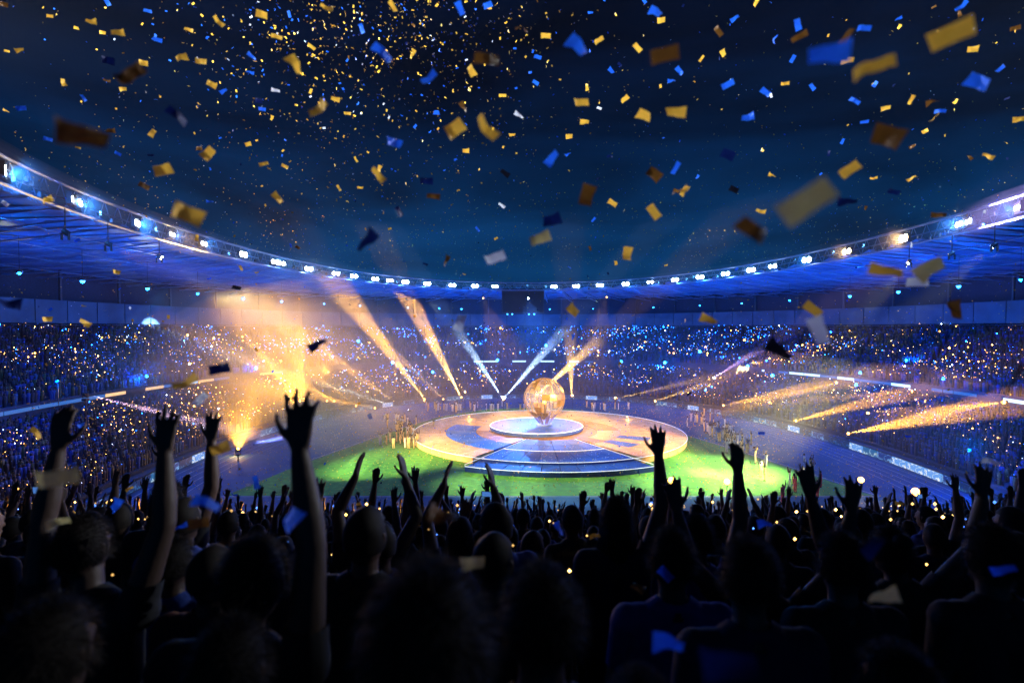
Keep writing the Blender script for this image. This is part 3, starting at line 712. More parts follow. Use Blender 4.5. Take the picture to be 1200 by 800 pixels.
def skeleton(armR, armL, lean=0.0, head_tilt=0.0, slim=1.0):
    B = []
    def b(l, a, c, r0, r1, flat=None): B.append((l, V3(a), V3(c), r0, r1, flat))
    FY = (V3((0, 1, 0)), .72)
    b('leg', (-.09, 0, .92), (.09, 0, .92), .125, .125, FY)
    for x in (-.07, .07):
        b('torso', (x, 0, .96), (x * 1.1, lean * .5, 1.18), .105 * slim, .100 * slim, FY); b('torso', (x * 1.1, lean * .5, 1.18), (x * 1.35, lean, 1.36), .105 * slim, .100, FY)
    b('torso', (-.14 * slim, lean, 1.415), (.14 * slim, lean, 1.415), .060, .060)
    b('torso', (-.10, lean, 1.37), (.10, lean, 1.37), .095, .095, FY)
    b('torso', (-.06, lean, 1.44), (0, lean, 1.48), .055, .05); b('torso', (.06, lean, 1.44), (0, lean, 1.48), .055, .05)
    b('neck', (0, lean, 1.43), (head_tilt * .03, lean + .02, 1.56), .056, .052)
    hc = V3((head_tilt * .06, lean + .025, 1.635))
    for s in (-1, 1):
        b('leg', (s * .09, 0, .88), (s * .10, .02, .50), .088, .058); b('leg', (s * .10, .02, .50), (s * .10, -.01, .10), .058, .038)
        b('shoe', (s * .10, -.04, .045), (s * .11, .14, .035), .045, .036)
    ends = {}
    for s, arm in ((1, armR), (-1, armL)):
        d1, d2, dh, n, curl, spread = arm
        sh = V3((s * .185 * slim, lean, 1.415)); d1 = V3((s * d1[0], d1[1], d1[2])).normalized(); d2 = V3((s * d2[0], d2[1], d2[2])).normalized()
        sh2 = sh + V3((0, 0, .045)) * max(0, d1.z) 
        el = sh2 + d1 * .285; wr = el + d2 * .255
        b('torso', sh, sh2, .062, .058)
        b('sleeve', sh2, sh2.lerp(el, .6), .056, .047); b('forearm', sh2.lerp(el, .6), el, .047, .041)
        b('forearm', el, el + d2 * .08, .041, .043); b('forearm', el + d2 * .08, wr, .043, .027)
        hd_ = V3((s * dh[0], dh[1], dh[2])).normalized(); nn = V3((s * n[0], n[1], n[2]))
        b('hand', wr, wr + hd_ * .02, .027, .022)
        dd = hd_; n2 = (nn - dd * nn.dot(dd)).normalized(); side_ = dd.cross(n2)
        inward = -s if dh[2] > 0 else s
        sg = 1 if side_.x * (-s) > 0 else -1
        B.extend(hand_bones(wr + hd_ * .01, hd_, nn, sg, curl, spread)); ends[s] = wr + hd_ * .09
    return B, hc, ends
def body_mesh(name, sk, voxel, mats_):
    B, hc, ends = sk; b = MB()
    for (l, p, q, r0, r1, fl) in B: b.capsule(p, q, r0, r1, 12 if l != 'hand' else 8, fl)
    b.ball(hc, (.074, .094, .108), 20, 14); b.capsule(hc + V3((0, .03, -.05)), hc + V3((0, .05, -.085)), .052, .036, 12)
    b.capsule(hc + V3((0, .088, .005)), hc + V3((0, .108, -.03)), .009, .014, 8)
    b.capsule(hc + V3((-.035, .080, .022)), hc + V3((.035, .080, .022)), .012, .012, 8)
    b.capsule(hc + V3((-.018, .088, -.060)), hc + V3((.018, .088, -.060)), .009, .009, 8)
    for s in (-1, 1):
        b.capsule(hc + V3((s * .076, -.008, .018)), hc + V3((s * .074, -.002, -.025)), .013, .009, 8); b.ball(hc + V3((s * .030, .078, .004)), .013, 8, 6)
    me = b.mesh(name, mats_[0]); o = link(name, me)
    md = o.modifiers.new('remesh', 'REMESH'); md.mode = 'VOXEL'; md.voxel_size = voxel; md.use_smooth_shade = True
    sm = o.modifiers.new('smooth', 'SMOOTH'); sm.factor = .5; sm.iterations = 2
    dg = bpy.context.evaluated_depsgraph_get(); ev = o.evaluated_get(dg); out = bpy.data.meshes.new_from_object(ev)
    bpy.data.objects.remove(o); bpy.data.meshes.remove(me)
    out.name = name
    return out
def arrays(me):
    n = len(me.vertices); co = np.empty(n * 3, np.float32); me.vertices.foreach_get('co', co); no = np.empty(n * 3, np.float32); me.vertices.foreach_get('normal', no)
    return co.reshape(-1, 3), no.reshape(-1, 3)
def labels_of(co, B):
    best = np.full(len(co), 1e9); lab = np.zeros(len(co), int); names = []
    for (l, p, q, r0, r1, fl) in B:
        if l not in names: names.append(l)
        p = np.array(p); d = np.array(q) - p; L2 = max(1e-9, float(d @ d)); t = np.clip(((co - p) @ d) / L2, 0, 1)
        ds = np.linalg.norm(co - p - t[:, None] * d, axis=1) - (r0 + (r1 - r0) * t)
        m = ds < best; best[m] = ds[m]; lab[m] = names.index(l)
    return lab, names
def garment(me, lab, names, which, off, name, m, folds=.006):
    co, no = arrays(me); ids = [names.index(w) for w in which if w in names]; keep = np.isin(lab, ids) & (co[:, 2] < 1.53)
    polys = [tuple(p.vertices) for p in me.polygons]
    fs = [p for p in polys if all(keep[v] for v in p)]
    used = sorted({v for p in fs for v in p}); ix = {v: i for i, v in enumerate(used)}
    vs = []
    for v in used:
        c = co[v]; w = noise.noise(V3((c[0] * 14, c[1] * 14, c[2] * 7))) * folds
        vs.append(tuple(c + no[v] * (off + w)))
    g_ = bpy.data.meshes.new(name); g_.from_pydata(vs, [], [tuple(ix[v] for v in p) for p in fs]); g_.materials.append(m); g_.shade_smooth(); return g_
def hair_mesh(name, hc, style, strands=0, seed=0):
    rnd = random.Random(seed); b = MB(); b.ball((0, -.006, .008), (.083, .103, .116), 26, 18)
    b.v = [tuple(V3(v) * (1 + .05 * noise.noise(V3(v) * 22 + V3((seed, 0, 0))))) for v in b.v]
    ok = lambda v: not (v[1] > .035 and v[2] < .055) and v[2] > (-.085 if style != 'crop' else -.05)
    b.f = [f for f in b.f if all(ok(b.v[i]) for i in f)]
    if style == 'long':
        for k in range(46):
            t = PI * (1.0 + k / 45) ; r = .083
            x, y = r * math.cos(t), .098 * math.sin(t) * .95
            b.tube([(x * .9, y * .9, .03), (x * 1.06, y * 1.02, -.06), (x * 1.15 + rnd.uniform(-.01, .01), y * 1.02, -.15), (x * 1.05 + rnd.uniform(-.02, .02), y * .9, -.25 + rnd.uniform(-.03, .02))], [.012, .013, .011, .003], 5)
    if style == 'bun':
        b.ball((0, -.085, .085), (.045, .042, .040), 14, 10)
    for k in range(strands):
        a = rnd.uniform(0, 2 * PI); e = rnd.uniform(-.3, 1.5)
        d = V3((math.cos(a) * math.cos(e), math.sin(a) * math.cos(e), math.sin(e)))
        p = V3((d.x * .083, d.y * .103 - .006, d.z * .118 + .008))
        if p.y > .04 and p.z < .05: continue
        tg = (V3((0, 0, -1)) + V3((rnd.uniform(-1, 1), rnd.uniform(-1, 1), rnd.uniform(-.2, .8))) * .8 + d * .7).normalized(); L = rnd.uniform(.012, .032)
        sd = tg.cross(d).normalized() * .0005
        q = p + tg * L * .5 + d * L * .35; e_ = q + tg * L * .6
        n = len(b.v); b.v += [tuple(p - sd - d * .004), tuple(p + sd - d * .004), tuple(q + sd), tuple(q - sd), tuple(e_)]; b.f += [(n, n + 1, n + 2, n + 3), (n + 3, n + 2, n + 4)]
    b.v = [tuple(V3(v) + hc) for v in b.v]
    return b.mesh(name, HAIRM, True)
FW = (0, 1, .1)
UP = ((.30, .10, 1), (-.05, .12, 1), (0, .08, 1), FW, .12, 1.2)
UPW = ((.75, .05, .8), (.25, .1, 1), (.15, .1, 1), FW, .10, 1.4)
UPN = ((.12, .25, 1), (-.15, .1, 1), (-.1, .05, 1), FW, .30, .8)
CLAP = ((.35, .45, .8), (-.45, .25, 1), (-.25, .15, 1), (-1, .1, 0), .12, .3)
HOLD = ((.30, .75, .35), (-.28, .25, .9), (-.1, .3, 1), (-.8, .6, 0), .55, .3)
DOWN = ((.18, 0, -1), (.02, .25, -1), (0, .15, -1), (-1, 0, 0), .35, .2)
UPIN = ((.04, .10, 1), (-.16, .10, 1), (-.02, .06, 1), FW, .10, 1.6)
FIST = ((.25, .15, 1), (.02, .2, 1), (0, .1, 1), FW, 1.0, .2)
POSES = {'both arms raised high': (UP, UPN), 'right arm raised with open hand': (UP, DOWN), 'left arm raised with open hand': (DOWN, UPN), 'both arms spread wide overhead': (UPW, UPW),
         'hands clapping overhead': (CLAP, CLAP), 'arms down': (DOWN, DOWN), 'both hands holding up a phone': (HOLD, HOLD), 'right fist raised': (FIST, DOWN), 'right arm stretched straight up': (UPIN, DOWN)}
HS = ['crop', 'long', 'crop', 'bun', 'long', 'crop', 'crop', 'crop', 'crop']
SHORT = {'both arms raised high': 'both arms up', 'right arm raised with open hand': 'right arm up', 'left arm raised with open hand': 'left arm up', 'both arms spread wide overhead': 'arms spread', 'hands clapping overhead': 'hands together', 'arms down': 'arms down', 'both hands holding up a phone': 'holding up a phone', 'right fist raised': 'right fist up', 'right arm stretched straight up': 'right arm straight up'}
VAR = {}
for k, (nm, (r, l)) in enumerate(POSES.items()):
    sk = skeleton(r, l, lean=.02 * (k % 3), head_tilt=0 if k == 5 else (-1, 0, 1)[k % 3] * .6, slim=1 - .05 * (k % 2))
    hi = body_mesh('person', sk, .0085, [SKIN]); hi.materials.clear(); hi.materials.append(SKIN)
    lab, names = labels_of(arrays(hi)[0], sk[0])
    VAR[nm] = dict(body=hi, shirt=garment(hi, lab, names, ('torso', 'sleeve'), .010, 'shirt', SHIRTS['black']), trousers=garment(hi, lab, names, ('leg',), .008, 'trousers', TROU),
                   hair=hair_mesh('hair', sk[1], HS[k], 0, k), hc=sk[1], ends=sk[2], style=HS[k])
    # a light version for those farther away
    def lite(me, ratio):
        o = link('tmp', me); md = o.modifiers.new('d', 'DECIMATE'); md.ratio = ratio
        dg = bpy.context.evaluated_depsgraph_get(); out = bpy.data.meshes.new_from_object(o.evaluated_get(dg)); bpy.data.objects.remove(o); out.name = me.name; return out
    VAR[nm]['lite'] = {p: lite(VAR[nm][p], rt) for p, rt in (('body', .10), ('shirt', .10), ('trousers', .06), ('hair', .5))}
    VAR[nm]['dot'] = lite(VAR[nm]['body'], .022)
HERO_HAIR = {}
def make_person(x, y, floor, pose, shirt, yaw=0.0, sc=1.0, lite_=False, label=None, group='spectators standing in the near stand', hero=False, name='person', cloth=None, skin=None):
    v = VAR[pose]; src = v['lite'] if lite_ else v
    def inst(nm, me, parent, m=None):
        o = bpy.data.objects.new(nm, me); COL.objects.link(o); o.parent = parent
        if m is not None: o.material_slots[0].link = 'OBJECT'; o.material_slots[0].material = m
        return o
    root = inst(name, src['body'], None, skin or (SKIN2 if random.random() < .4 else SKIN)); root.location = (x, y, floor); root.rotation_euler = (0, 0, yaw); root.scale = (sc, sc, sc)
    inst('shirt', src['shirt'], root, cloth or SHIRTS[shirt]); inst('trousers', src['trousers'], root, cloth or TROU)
    if hero:
        if pose not in HERO_HAIR: HERO_HAIR[pose] = hair_mesh('hair', v['hc'], v['style'], 6000, 50 + len(HERO_HAIR))
        inst('hair', HERO_HAIR[pose], root)
    else: inst('hair', src['hair'], root)
    tag(root, label, 'person', group)
    return root
# ------------------------------------------------------------------ near stand
def nfloor(y): return 15.78 - (y - 1.25) * .337
near = empty('near_stand', (4, 10, 8)); tag(near, 'dark terraced near stand under the foreground crowd', 'grandstand')
NROW = 29
prof = []
for k in range(-3, NROW):
    y0 = 1.25 + .8 * k - .4; z = nfloor(1.25 + .8 * k); prof += [(y0, z), (y0 + .8, z)]
yend = prof[-1][0]; zend = prof[-1][1]
b = MB()
for x in (-44, 52):
    for y, z in prof: b.v.append((x - 4, y - 10, z - 8))
k = len(prof)
for i in range(k - 1): b.f.append((i, i + 1, k + i + 1, k + i))
b.build('terrace', M['concrete'], near)
MB().box((0, yend + .1 - 10, zend + .5 - 8), (96, .2, 1.2)).box((0, yend + .25 - 10, zend / 2 - 8), (96, .1, zend)).build('parapet', M['concrete'], near)
MB().tube([(-48, yend + .1 - 10, zend + 1.3 - 8), (48, yend + .1 - 10, zend + 1.3 - 8)], .03, 6).build('handrail', M['steel'], near)
def zone(px):
    return ('at the far left edge' if px < 110 else 'below the left stand' if px < 230 else 'below the amber haze' if px < 400 else 'left of the stage front' if px < 520 else 'below the stage walkway' if px < 680
            else 'right of the stage front' if px < 800 else 'before the right grass' if px < 960 else 'below the right LED boards' if px < 1110 else 'at the far right edge')
placed = []
def spect(px, y, pose, shirt, label, yaw=0, sc=1.0, hero=True, dx=0.0, dz=0.0, skin=None):
    x = (px - 600) / 640 * y + dx
    placed.append((x, y)); fl = nfloor(1.25 + .8 * round((y - 1.25) / .8)) + dz
    o = make_person(x, y, fl, pose, shirt, yaw, sc, False, label, hero=hero, skin=skin)
    if 'phone' in pose: phone(o, pose)
    return o
phone_me = MB().box((0, 0, 0), (.155, .009, .075)).mesh('phone', M['board_dark'])
scr = mat('phone_screen', (.01, .01, .02), .2, emit=(.12, .35, 1.0), strength=.55, var=0)
scr_me = MB().box((0, -.0055, 0), (.142, .002, .066)).mesh('phone_screen', scr)
def phone(o, pose):
    e = VAR[pose]['ends']; c = (e[1] + e[-1]) / 2; w = Matrix.Translation(o.location) @ Matrix.Rotation(o.rotation_euler[2], 4, 'Z') @ Matrix.Scale(o.scale[0], 4)
    p = w @ (c + V3((0, .015, .045))); t = bpy.data.objects.new('phone', phone_me); COL.objects.link(t); t.location = p; t.rotation_euler = (0.15, 0, o.rotation_euler[2])
    px = topx(p)[0]; tag(t, f"phone with lit blue screen held up {zone(px)}, {'close by' if p[1] < 6 else 'farther down the rows'}", 'phone', 'phones held up in the crowd')
    link('phone_screen', scr_me, t)
B1 = 'right arm raised with open hand'
spect(637, 1.12, 'arms down', 'black', 'dark short haired spectator from behind, centre, head just right of the nearest round head', sc=.975, dz=-.02)
spect(490, .74, 'arms down', 'black', 'nearest spectator, large round head of frizzy dark hair at the bottom edge', sc=1.02, dz=-.20)
spect(266, 1.50, 'right arm stretched straight up', 'black', 'spectator stretching a spread hand up against the amber haze', sc=1.03, dz=-.20, skin=SKIN2)
spect(98, 2.05, 'both arms raised high', 'black', 'spectator at the left with both hands lifted high in front of the left stand', sc=1.03, dz=-.04, skin=SKIN2)
spect(188, 3.3, B1, 'black', 'spectator raising one open hand between the left stand and the amber spotlight', sc=1.05, dz=.24)
spect(20, 1.15, 'arms down', 'blue', 'big shouldered spectator in a blue shirt at the bottom left corner', sc=.98, dz=-.12)
spect(190, 2.4, 'arms down', 'blue', 'spectator in a bright blue shirt, head down among dark heads at the left', sc=.93, dz=-.1)
spect(725, 3.0, B1, 'navy', 'spectator raising an open hand in front of the right rim of the stage', sc=1.0, dz=.05)
spect(795, 2.0, 'arms down', 'blue', 'spectator in blue standing just right of the centre head', sc=.98)
spect(902, 2.6, 'both arms spread wide overhead', 'black', 'spectator with both arms thrown up before the right grass', sc=.98)
spect(822, 2.9, 'right fist raised', 'blue', 'spectator raising a fist beside the small star like lamp on the grass', sc=.99)
spect(1002, 2.0, 'arms down', 'black', 'dark round head with a lit hair edge at the right', sc=.97)
spect(1060, 2.7, 'both arms spread wide overhead', 'black', 'spectator with lifted arms below the right LED boards', sc=1.0)
spect(890, 1.6, 'arms down', 'navy', 'spectator with a pale collar and navy top at the lower right', sc=.95, dz=-.1)
spect(1185, 2.0, 'arms down', 'black', 'tall dark spectator with one lowered arm at the far right edge', sc=1.0, dz=-.02, skin=SKIN2)
spect(250, 1.2, 'arms down', 'black', 'dark spectator in front of the blue shirted one at the lower left', sc=.93, dz=-.1)
spect(760, 1.25, 'arms down', 'black', 'low dark shape of a spectator right of the centre head at the bottom', sc=.90, dz=-.2)
spect(1080, 1.3, 'arms down', 'blue', 'spectator in blue at the bottom right', sc=.92, dz=-.2)
pk = list(POSES); pw_ = [.05, .07, .06, .015, .04, .68, .02, .04, .025]
count = len(placed); far_p = []; near_p = []
for r in range(NROW):
    y = 1.25 + .8 * r; lim = y * .96 + .9
    x = -lim + random.uniform(0, .4)
    while x < lim:
        xx = x + random.uniform(-.06, .06); yy = y + random.uniform(-.12, .12); x += random.uniform(.50, .62)
        if yy < 1.9 or any((a - xx) ** 2 + ((b_ - yy) * .8) ** 2 < .2 for a, b_ in placed): continue
        if random.random() < .05: continue
        if count < 300:
            pose = random.choices(pk, pw_)[0]
            if yy < 5.0 and pose not in ('arms down',) and random.random() < (.97 if yy < 3.4 else .5): pose = 'arms down'
            shirt = random.choices(list(SHIRTS), [.36, .26, .12, .16, .04, .06])[0]; px = topx((xx, yy, 17))[0]
            wh = 'nearby' if yy < 3.2 else 'some rows down' if yy < 6.3 else 'farther down' if yy < 9.2 else 'in far rows'
            o = make_person(xx, yy, nfloor(y), pose, shirt, random.gauss(0, .28), random.uniform(.92, 1.05), yy > 5.2, f"{shirt} shirted spectator, {SHORT[pose]}, {zone(px)}, {wh}")
            if 'phone' in pose: phone(o, pose)
            count += 1
            if yy > 2.8: near_p.append((xx, yy, nfloor(y)))
        else: far_p.append((xx, yy, nfloor(y)))
# the rest of the near stand as one mass
FV, FF, FC = [], [], []; off = 0
dots = []
for nm in pk:
    me = VAR[nm]['dot']; me.calc_loop_triangles(); co, _ = arrays(me); tri = np.empty(len(me.loop_triangles) * 3, np.int32); me.loop_triangles.foreach_get('vertices', tri); tri = tri.reshape(-1, 3)
    zc = co[tri].mean(1)[:, 2]; dots.append((co, tri, zc))
skincol = np.array((.14, .08, .055, 1.)); haircol = np.array((.012, .01, .01, 1.))
darkpal = np.array([(.008, .008, .010, 1), (.006, .012, .05, 1), (.015, .05, .28, 1), (.022, .022, .026, 1), (.03, .016, .01, 1)])
for (x, y, z) in far_p:
    k = random.choices(range(len(pk)), pw_)[0]; co, tri, zc = dots[k]; a = random.gauss(0, .3); s = random.uniform(.92, 1.06)
    R = np.array([[math.cos(a), -math.sin(a), 0], [math.sin(a), math.cos(a), 0], [0, 0, 1]]) * s
    FV.append(co @ R.T + (x, y, z)); FF.append(tri + off); off += len(co)
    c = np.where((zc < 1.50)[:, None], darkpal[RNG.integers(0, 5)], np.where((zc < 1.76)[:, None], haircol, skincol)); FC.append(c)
m_near = mat('near_mass_clothes', (.02, .02, .02), .85, attr='tint', var=.2)
tag(link('crowd', np_mesh('crowd', np.concatenate(FV), np.concatenate(FF), m_near, np.concatenate(FC))), 'mass of spectators on the lower rows of the near stand', 'crowd', kind='stuff')
print('near persons', count, 'mass', len(far_p), 'tris', sum(len(f) for f in FF))

# ------------------------------------------------------------------ performers round the stage
def perf(px, py, cloth, where, dz=0.0, pose=None):
    d = (EYE - dz) * 640 / (py - 385); p = at(px, py, d)
    ps = pose or random.choice(pk[:6])
    o = make_person(p.x, p.y, dz, ps, 'black', random.uniform(0, 6.28), random.uniform(1.0, 1.15), True, None, 'performers on the pitch', cloth={'gold': GOLDC, 'white': WHITEC, 'red': REDC}[cloth], name='performer')
    for c in o.children: pass
    o['label'] = f"{cloth} costumed performer, {SHORT.get(ps, ps)}, {where}"
    return o
for i in range(46): perf(random.gauss(474, 12), random.uniform(494, 528), random.choice(['gold', 'gold', 'white']), 'in the cluster left of the stage')
for i in range(60):
    t = random.random(); perf(812 + 70 * t + random.gauss(0, 9), 494 + 40 * t + random.gauss(0, 5), random.choice(['gold', 'gold', 'white']), 'in the cluster right of the stage')
for i in range(48): perf(random.uniform(500, 745), random.gauss(481, 1.6), random.choice(['gold', 'white']), 'in the line behind the stage')
for i in range(12): perf(random.uniform(890, 960), random.uniform(545, 580), random.choice(['white', 'gold']), 'out on the right grass')
for px, py in ((932, 578), (940, 566), (962, 572), (958, 584), (917, 590)): perf(px, py, 'red', 'on the right grass corner')

# ------------------------------------------------------------------ confetti
def conf_mat(name, col, rough=.42):
    m = bpy.data.materials.new(name); m.use_nodes = True; t = m.node_tree; b = t.nodes['Principled BSDF']; out = t.nodes['Material Output']
    b.inputs['Base Color'].default_value = (*col, 1); b.inputs['Roughness'].default_value = rough; b.inputs['Metallic'].default_value = .05
    tr_ = N(t, 'ShaderNodeBsdfTranslucent'); tr_.inputs[0].default_value = (*col, 1); mx = N(t, 'ShaderNodeMixShader'); mx.inputs[0].default_value = .45
    co = N(t, 'ShaderNodeTexCoord'); nz = N(t, 'ShaderNodeTexNoise'); nz.inputs['Scale'].default_value = 5; t.links.new(co.outputs['Object'], nz.inputs['Vector'])
    bp = N(t, 'ShaderNodeBump'); bp.inputs['Strength'].default_value = .5; bp.inputs['Distance'].default_value = .02; t.links.new(nz.outputs[0], bp.inputs['Height']); t.links.new(bp.outputs[0], b.inputs['Normal'])
    t.links.new(b.outputs[0], mx.inputs[1]); t.links.new(tr_.outputs[0], mx.inputs[2]); t.links.new(mx.outputs[0], out.inputs['Surface']); return m
CM = {'g': conf_mat('gold_foil', (1.0, .56, .06)), 'd': conf_mat('shaded_gold_foil', (.15, .065, .012)), 'b': conf_mat('blue_foil', (.02, .16, 1.0)), 'n': conf_mat('navy_foil', (.004, .012, .09)),  # d is gold foil with the shade put into its colour
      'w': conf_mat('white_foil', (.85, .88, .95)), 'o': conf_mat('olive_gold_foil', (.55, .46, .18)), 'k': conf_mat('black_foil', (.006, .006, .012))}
CN = {'g': 'gold', 'd': 'shaded gold', 'b': 'bright blue', 'n': 'navy', 'w': 'white', 'o': 'pale olive gold', 'k': 'black'}
shapes = []; ASP = []
for k in range(7):
    rr = random.Random(k); b = MB(); nx, ny = 6, 4; asp = rr.choice((.36, .48, .58, .66)); c1 = rr.uniform(-1.1, 1.1); c2 = rr.uniform(-.6, .6); tw = rr.uniform(-.7, .7)
    ASP.append(asp)
    for j in range(ny + 1):
        for i in range(nx + 1):
            x = i / nx - .5; y = (j / ny - .5) * asp; w = asp * (1 + .18 * abs(x) * 2)
            z = c1 * x * x + c2 * y * y * 2 + tw * x * y * 2 + .05 * math.sin(x * 9 + k)
            b.v.append((x, y * (1 + .08 * (2 * abs(x)) ** 2), z))
    for j in range(ny):
        for i in range(nx): a = j * (nx + 1) + i; b.f.append((a, a + 1, a + nx + 2, a + nx + 1))
    shapes.append(b)
cme = {(k, c): s.mesh('confetti_piece', CM[c], True) for k, s in enumerate(shapes) for c in CM}
# x, y, length in photograph pixels, turn in degrees, colour
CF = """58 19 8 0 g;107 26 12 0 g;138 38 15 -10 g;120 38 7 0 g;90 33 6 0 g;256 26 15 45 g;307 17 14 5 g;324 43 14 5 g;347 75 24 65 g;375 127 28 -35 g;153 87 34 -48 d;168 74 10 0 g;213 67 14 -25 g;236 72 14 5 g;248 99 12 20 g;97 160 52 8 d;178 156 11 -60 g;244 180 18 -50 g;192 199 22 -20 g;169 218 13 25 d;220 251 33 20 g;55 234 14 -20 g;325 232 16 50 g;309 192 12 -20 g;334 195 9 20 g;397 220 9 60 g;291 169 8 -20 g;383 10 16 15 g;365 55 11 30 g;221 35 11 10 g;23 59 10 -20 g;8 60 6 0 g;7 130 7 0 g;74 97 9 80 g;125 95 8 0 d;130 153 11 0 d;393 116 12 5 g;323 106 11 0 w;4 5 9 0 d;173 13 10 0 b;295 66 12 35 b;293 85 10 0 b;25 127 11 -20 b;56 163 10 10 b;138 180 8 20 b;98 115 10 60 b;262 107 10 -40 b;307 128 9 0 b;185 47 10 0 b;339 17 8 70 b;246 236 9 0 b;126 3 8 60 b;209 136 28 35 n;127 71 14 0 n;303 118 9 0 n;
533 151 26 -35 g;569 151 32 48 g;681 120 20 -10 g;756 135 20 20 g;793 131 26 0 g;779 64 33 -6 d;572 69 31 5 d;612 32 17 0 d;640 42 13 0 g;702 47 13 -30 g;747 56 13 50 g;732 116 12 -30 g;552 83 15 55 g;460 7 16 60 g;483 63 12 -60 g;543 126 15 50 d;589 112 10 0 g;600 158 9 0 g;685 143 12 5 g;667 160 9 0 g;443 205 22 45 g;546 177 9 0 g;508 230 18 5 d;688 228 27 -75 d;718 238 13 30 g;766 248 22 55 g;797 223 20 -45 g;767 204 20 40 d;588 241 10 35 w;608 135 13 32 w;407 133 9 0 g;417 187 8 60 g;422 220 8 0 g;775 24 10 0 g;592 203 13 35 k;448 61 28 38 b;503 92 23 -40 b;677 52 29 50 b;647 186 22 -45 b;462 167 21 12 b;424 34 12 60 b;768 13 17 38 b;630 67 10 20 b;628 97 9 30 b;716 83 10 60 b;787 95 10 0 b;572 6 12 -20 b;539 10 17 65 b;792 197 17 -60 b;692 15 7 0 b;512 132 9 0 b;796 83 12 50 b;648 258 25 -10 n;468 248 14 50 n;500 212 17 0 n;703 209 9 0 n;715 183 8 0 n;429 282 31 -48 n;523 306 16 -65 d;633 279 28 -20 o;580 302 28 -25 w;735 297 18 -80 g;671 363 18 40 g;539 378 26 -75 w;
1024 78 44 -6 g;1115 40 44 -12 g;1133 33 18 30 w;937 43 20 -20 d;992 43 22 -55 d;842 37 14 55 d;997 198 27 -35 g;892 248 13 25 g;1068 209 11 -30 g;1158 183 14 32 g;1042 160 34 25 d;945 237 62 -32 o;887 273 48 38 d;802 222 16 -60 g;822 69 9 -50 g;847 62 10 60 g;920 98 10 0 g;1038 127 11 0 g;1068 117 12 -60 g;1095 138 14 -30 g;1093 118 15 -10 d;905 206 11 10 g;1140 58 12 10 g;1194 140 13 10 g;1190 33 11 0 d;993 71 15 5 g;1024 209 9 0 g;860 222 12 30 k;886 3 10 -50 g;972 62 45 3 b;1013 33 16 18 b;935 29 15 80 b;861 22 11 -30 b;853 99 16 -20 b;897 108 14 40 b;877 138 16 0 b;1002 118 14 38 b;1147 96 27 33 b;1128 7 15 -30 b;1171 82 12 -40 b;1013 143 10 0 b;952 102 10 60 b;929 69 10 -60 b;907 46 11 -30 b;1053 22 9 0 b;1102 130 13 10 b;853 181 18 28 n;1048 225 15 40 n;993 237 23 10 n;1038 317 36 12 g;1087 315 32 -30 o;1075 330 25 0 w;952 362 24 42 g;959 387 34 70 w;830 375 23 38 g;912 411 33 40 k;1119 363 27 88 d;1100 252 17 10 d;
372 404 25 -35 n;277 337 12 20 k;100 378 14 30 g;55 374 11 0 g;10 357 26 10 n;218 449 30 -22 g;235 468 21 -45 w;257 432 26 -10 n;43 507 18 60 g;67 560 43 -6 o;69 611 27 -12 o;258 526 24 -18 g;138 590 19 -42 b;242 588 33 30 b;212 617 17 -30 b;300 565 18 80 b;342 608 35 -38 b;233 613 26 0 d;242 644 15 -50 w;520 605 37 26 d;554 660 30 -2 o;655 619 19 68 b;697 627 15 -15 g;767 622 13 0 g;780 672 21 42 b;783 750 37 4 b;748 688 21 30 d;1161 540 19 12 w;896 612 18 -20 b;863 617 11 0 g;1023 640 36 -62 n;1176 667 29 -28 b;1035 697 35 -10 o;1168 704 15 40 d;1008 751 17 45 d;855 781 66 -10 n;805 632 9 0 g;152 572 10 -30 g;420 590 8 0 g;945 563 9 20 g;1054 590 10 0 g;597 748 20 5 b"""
def conf_label(px, py, L, a, c):
    size = 'tiny' if L < 9.5 else 'small' if L < 13 else 'medium' if L < 20 else 'large' if L < 34 else 'huge blurred'
    a = (a + 90) % 180 - 90; til = 'lying level' if abs(a) < 9 else 'upright' if abs(a) > 65 else 'leaning right' if a > 0 else 'leaning left'
    if py < 300:
        row = 'at the top edge' if py < 35 else 'high in the sky' if py < 90 else 'in the upper sky' if py < 150 else 'in the middle sky' if py < 215 else 'low in the sky'
    else: row = 'in front of the roof rim' if py < 345 else 'in front of the stands' if py < 480 else 'just over the dark crowd' if py < 580 else 'among the crowd' if py < 680 else 'low over the crowd'
    cols = ['at far left', 'at left', 'left of centre', 'left by centre', 'right by centre', 'right of centre', 'at right', 'at far right']
    return f"{size} {CN[c]} confetti {til} {row}, {cols[min(7, max(0, int(px // 150)))]}"
def add_conf(px, py, L, ang, c, size=.055):
    L *= .86 if L < 30 else .95
    d = 640 * size / L; p = at(px, py, d)
    o = bpy.data.objects.new('confetti', cme[(random.choice([k for k in range(7) if ASP[k] < .5]) if L > 40 else random.randrange(7), c)]); COL.objects.link(o); o.location = p; o.scale = (size,) * 3
    face = (V3((0, 0, EYE)) - p).normalized()
    q = face.to_track_quat('Z', 'Y').to_matrix() @ Matrix.Rotation(-math.radians(ang), 3, 'Z') @ Matrix.Rotation(random.gauss(0, .45), 3, 'X') @ Matrix.Rotation(random.gauss(0, .3), 3, 'Y')
    o.rotation_euler = q.to_euler()
    tag(o, conf_label(px, py, L, ang, c), 'confetti', 'confetti pieces falling through the air')
nc = 0
for s in CF.replace('\n', '').split(';'):
    a = s.split()
    if len(a) == 5: add_conf(float(a[0]), float(a[1]), float(a[2]), float(a[3]), a[4]); nc += 1
while nc < 296:
    add_conf(random.uniform(0, 1200), random.uniform(0, 330) if random.random() < .75 else random.uniform(380, 700), random.uniform(5.5, 9), random.uniform(-90, 90), random.choice('gggbbdnw')); nc += 1
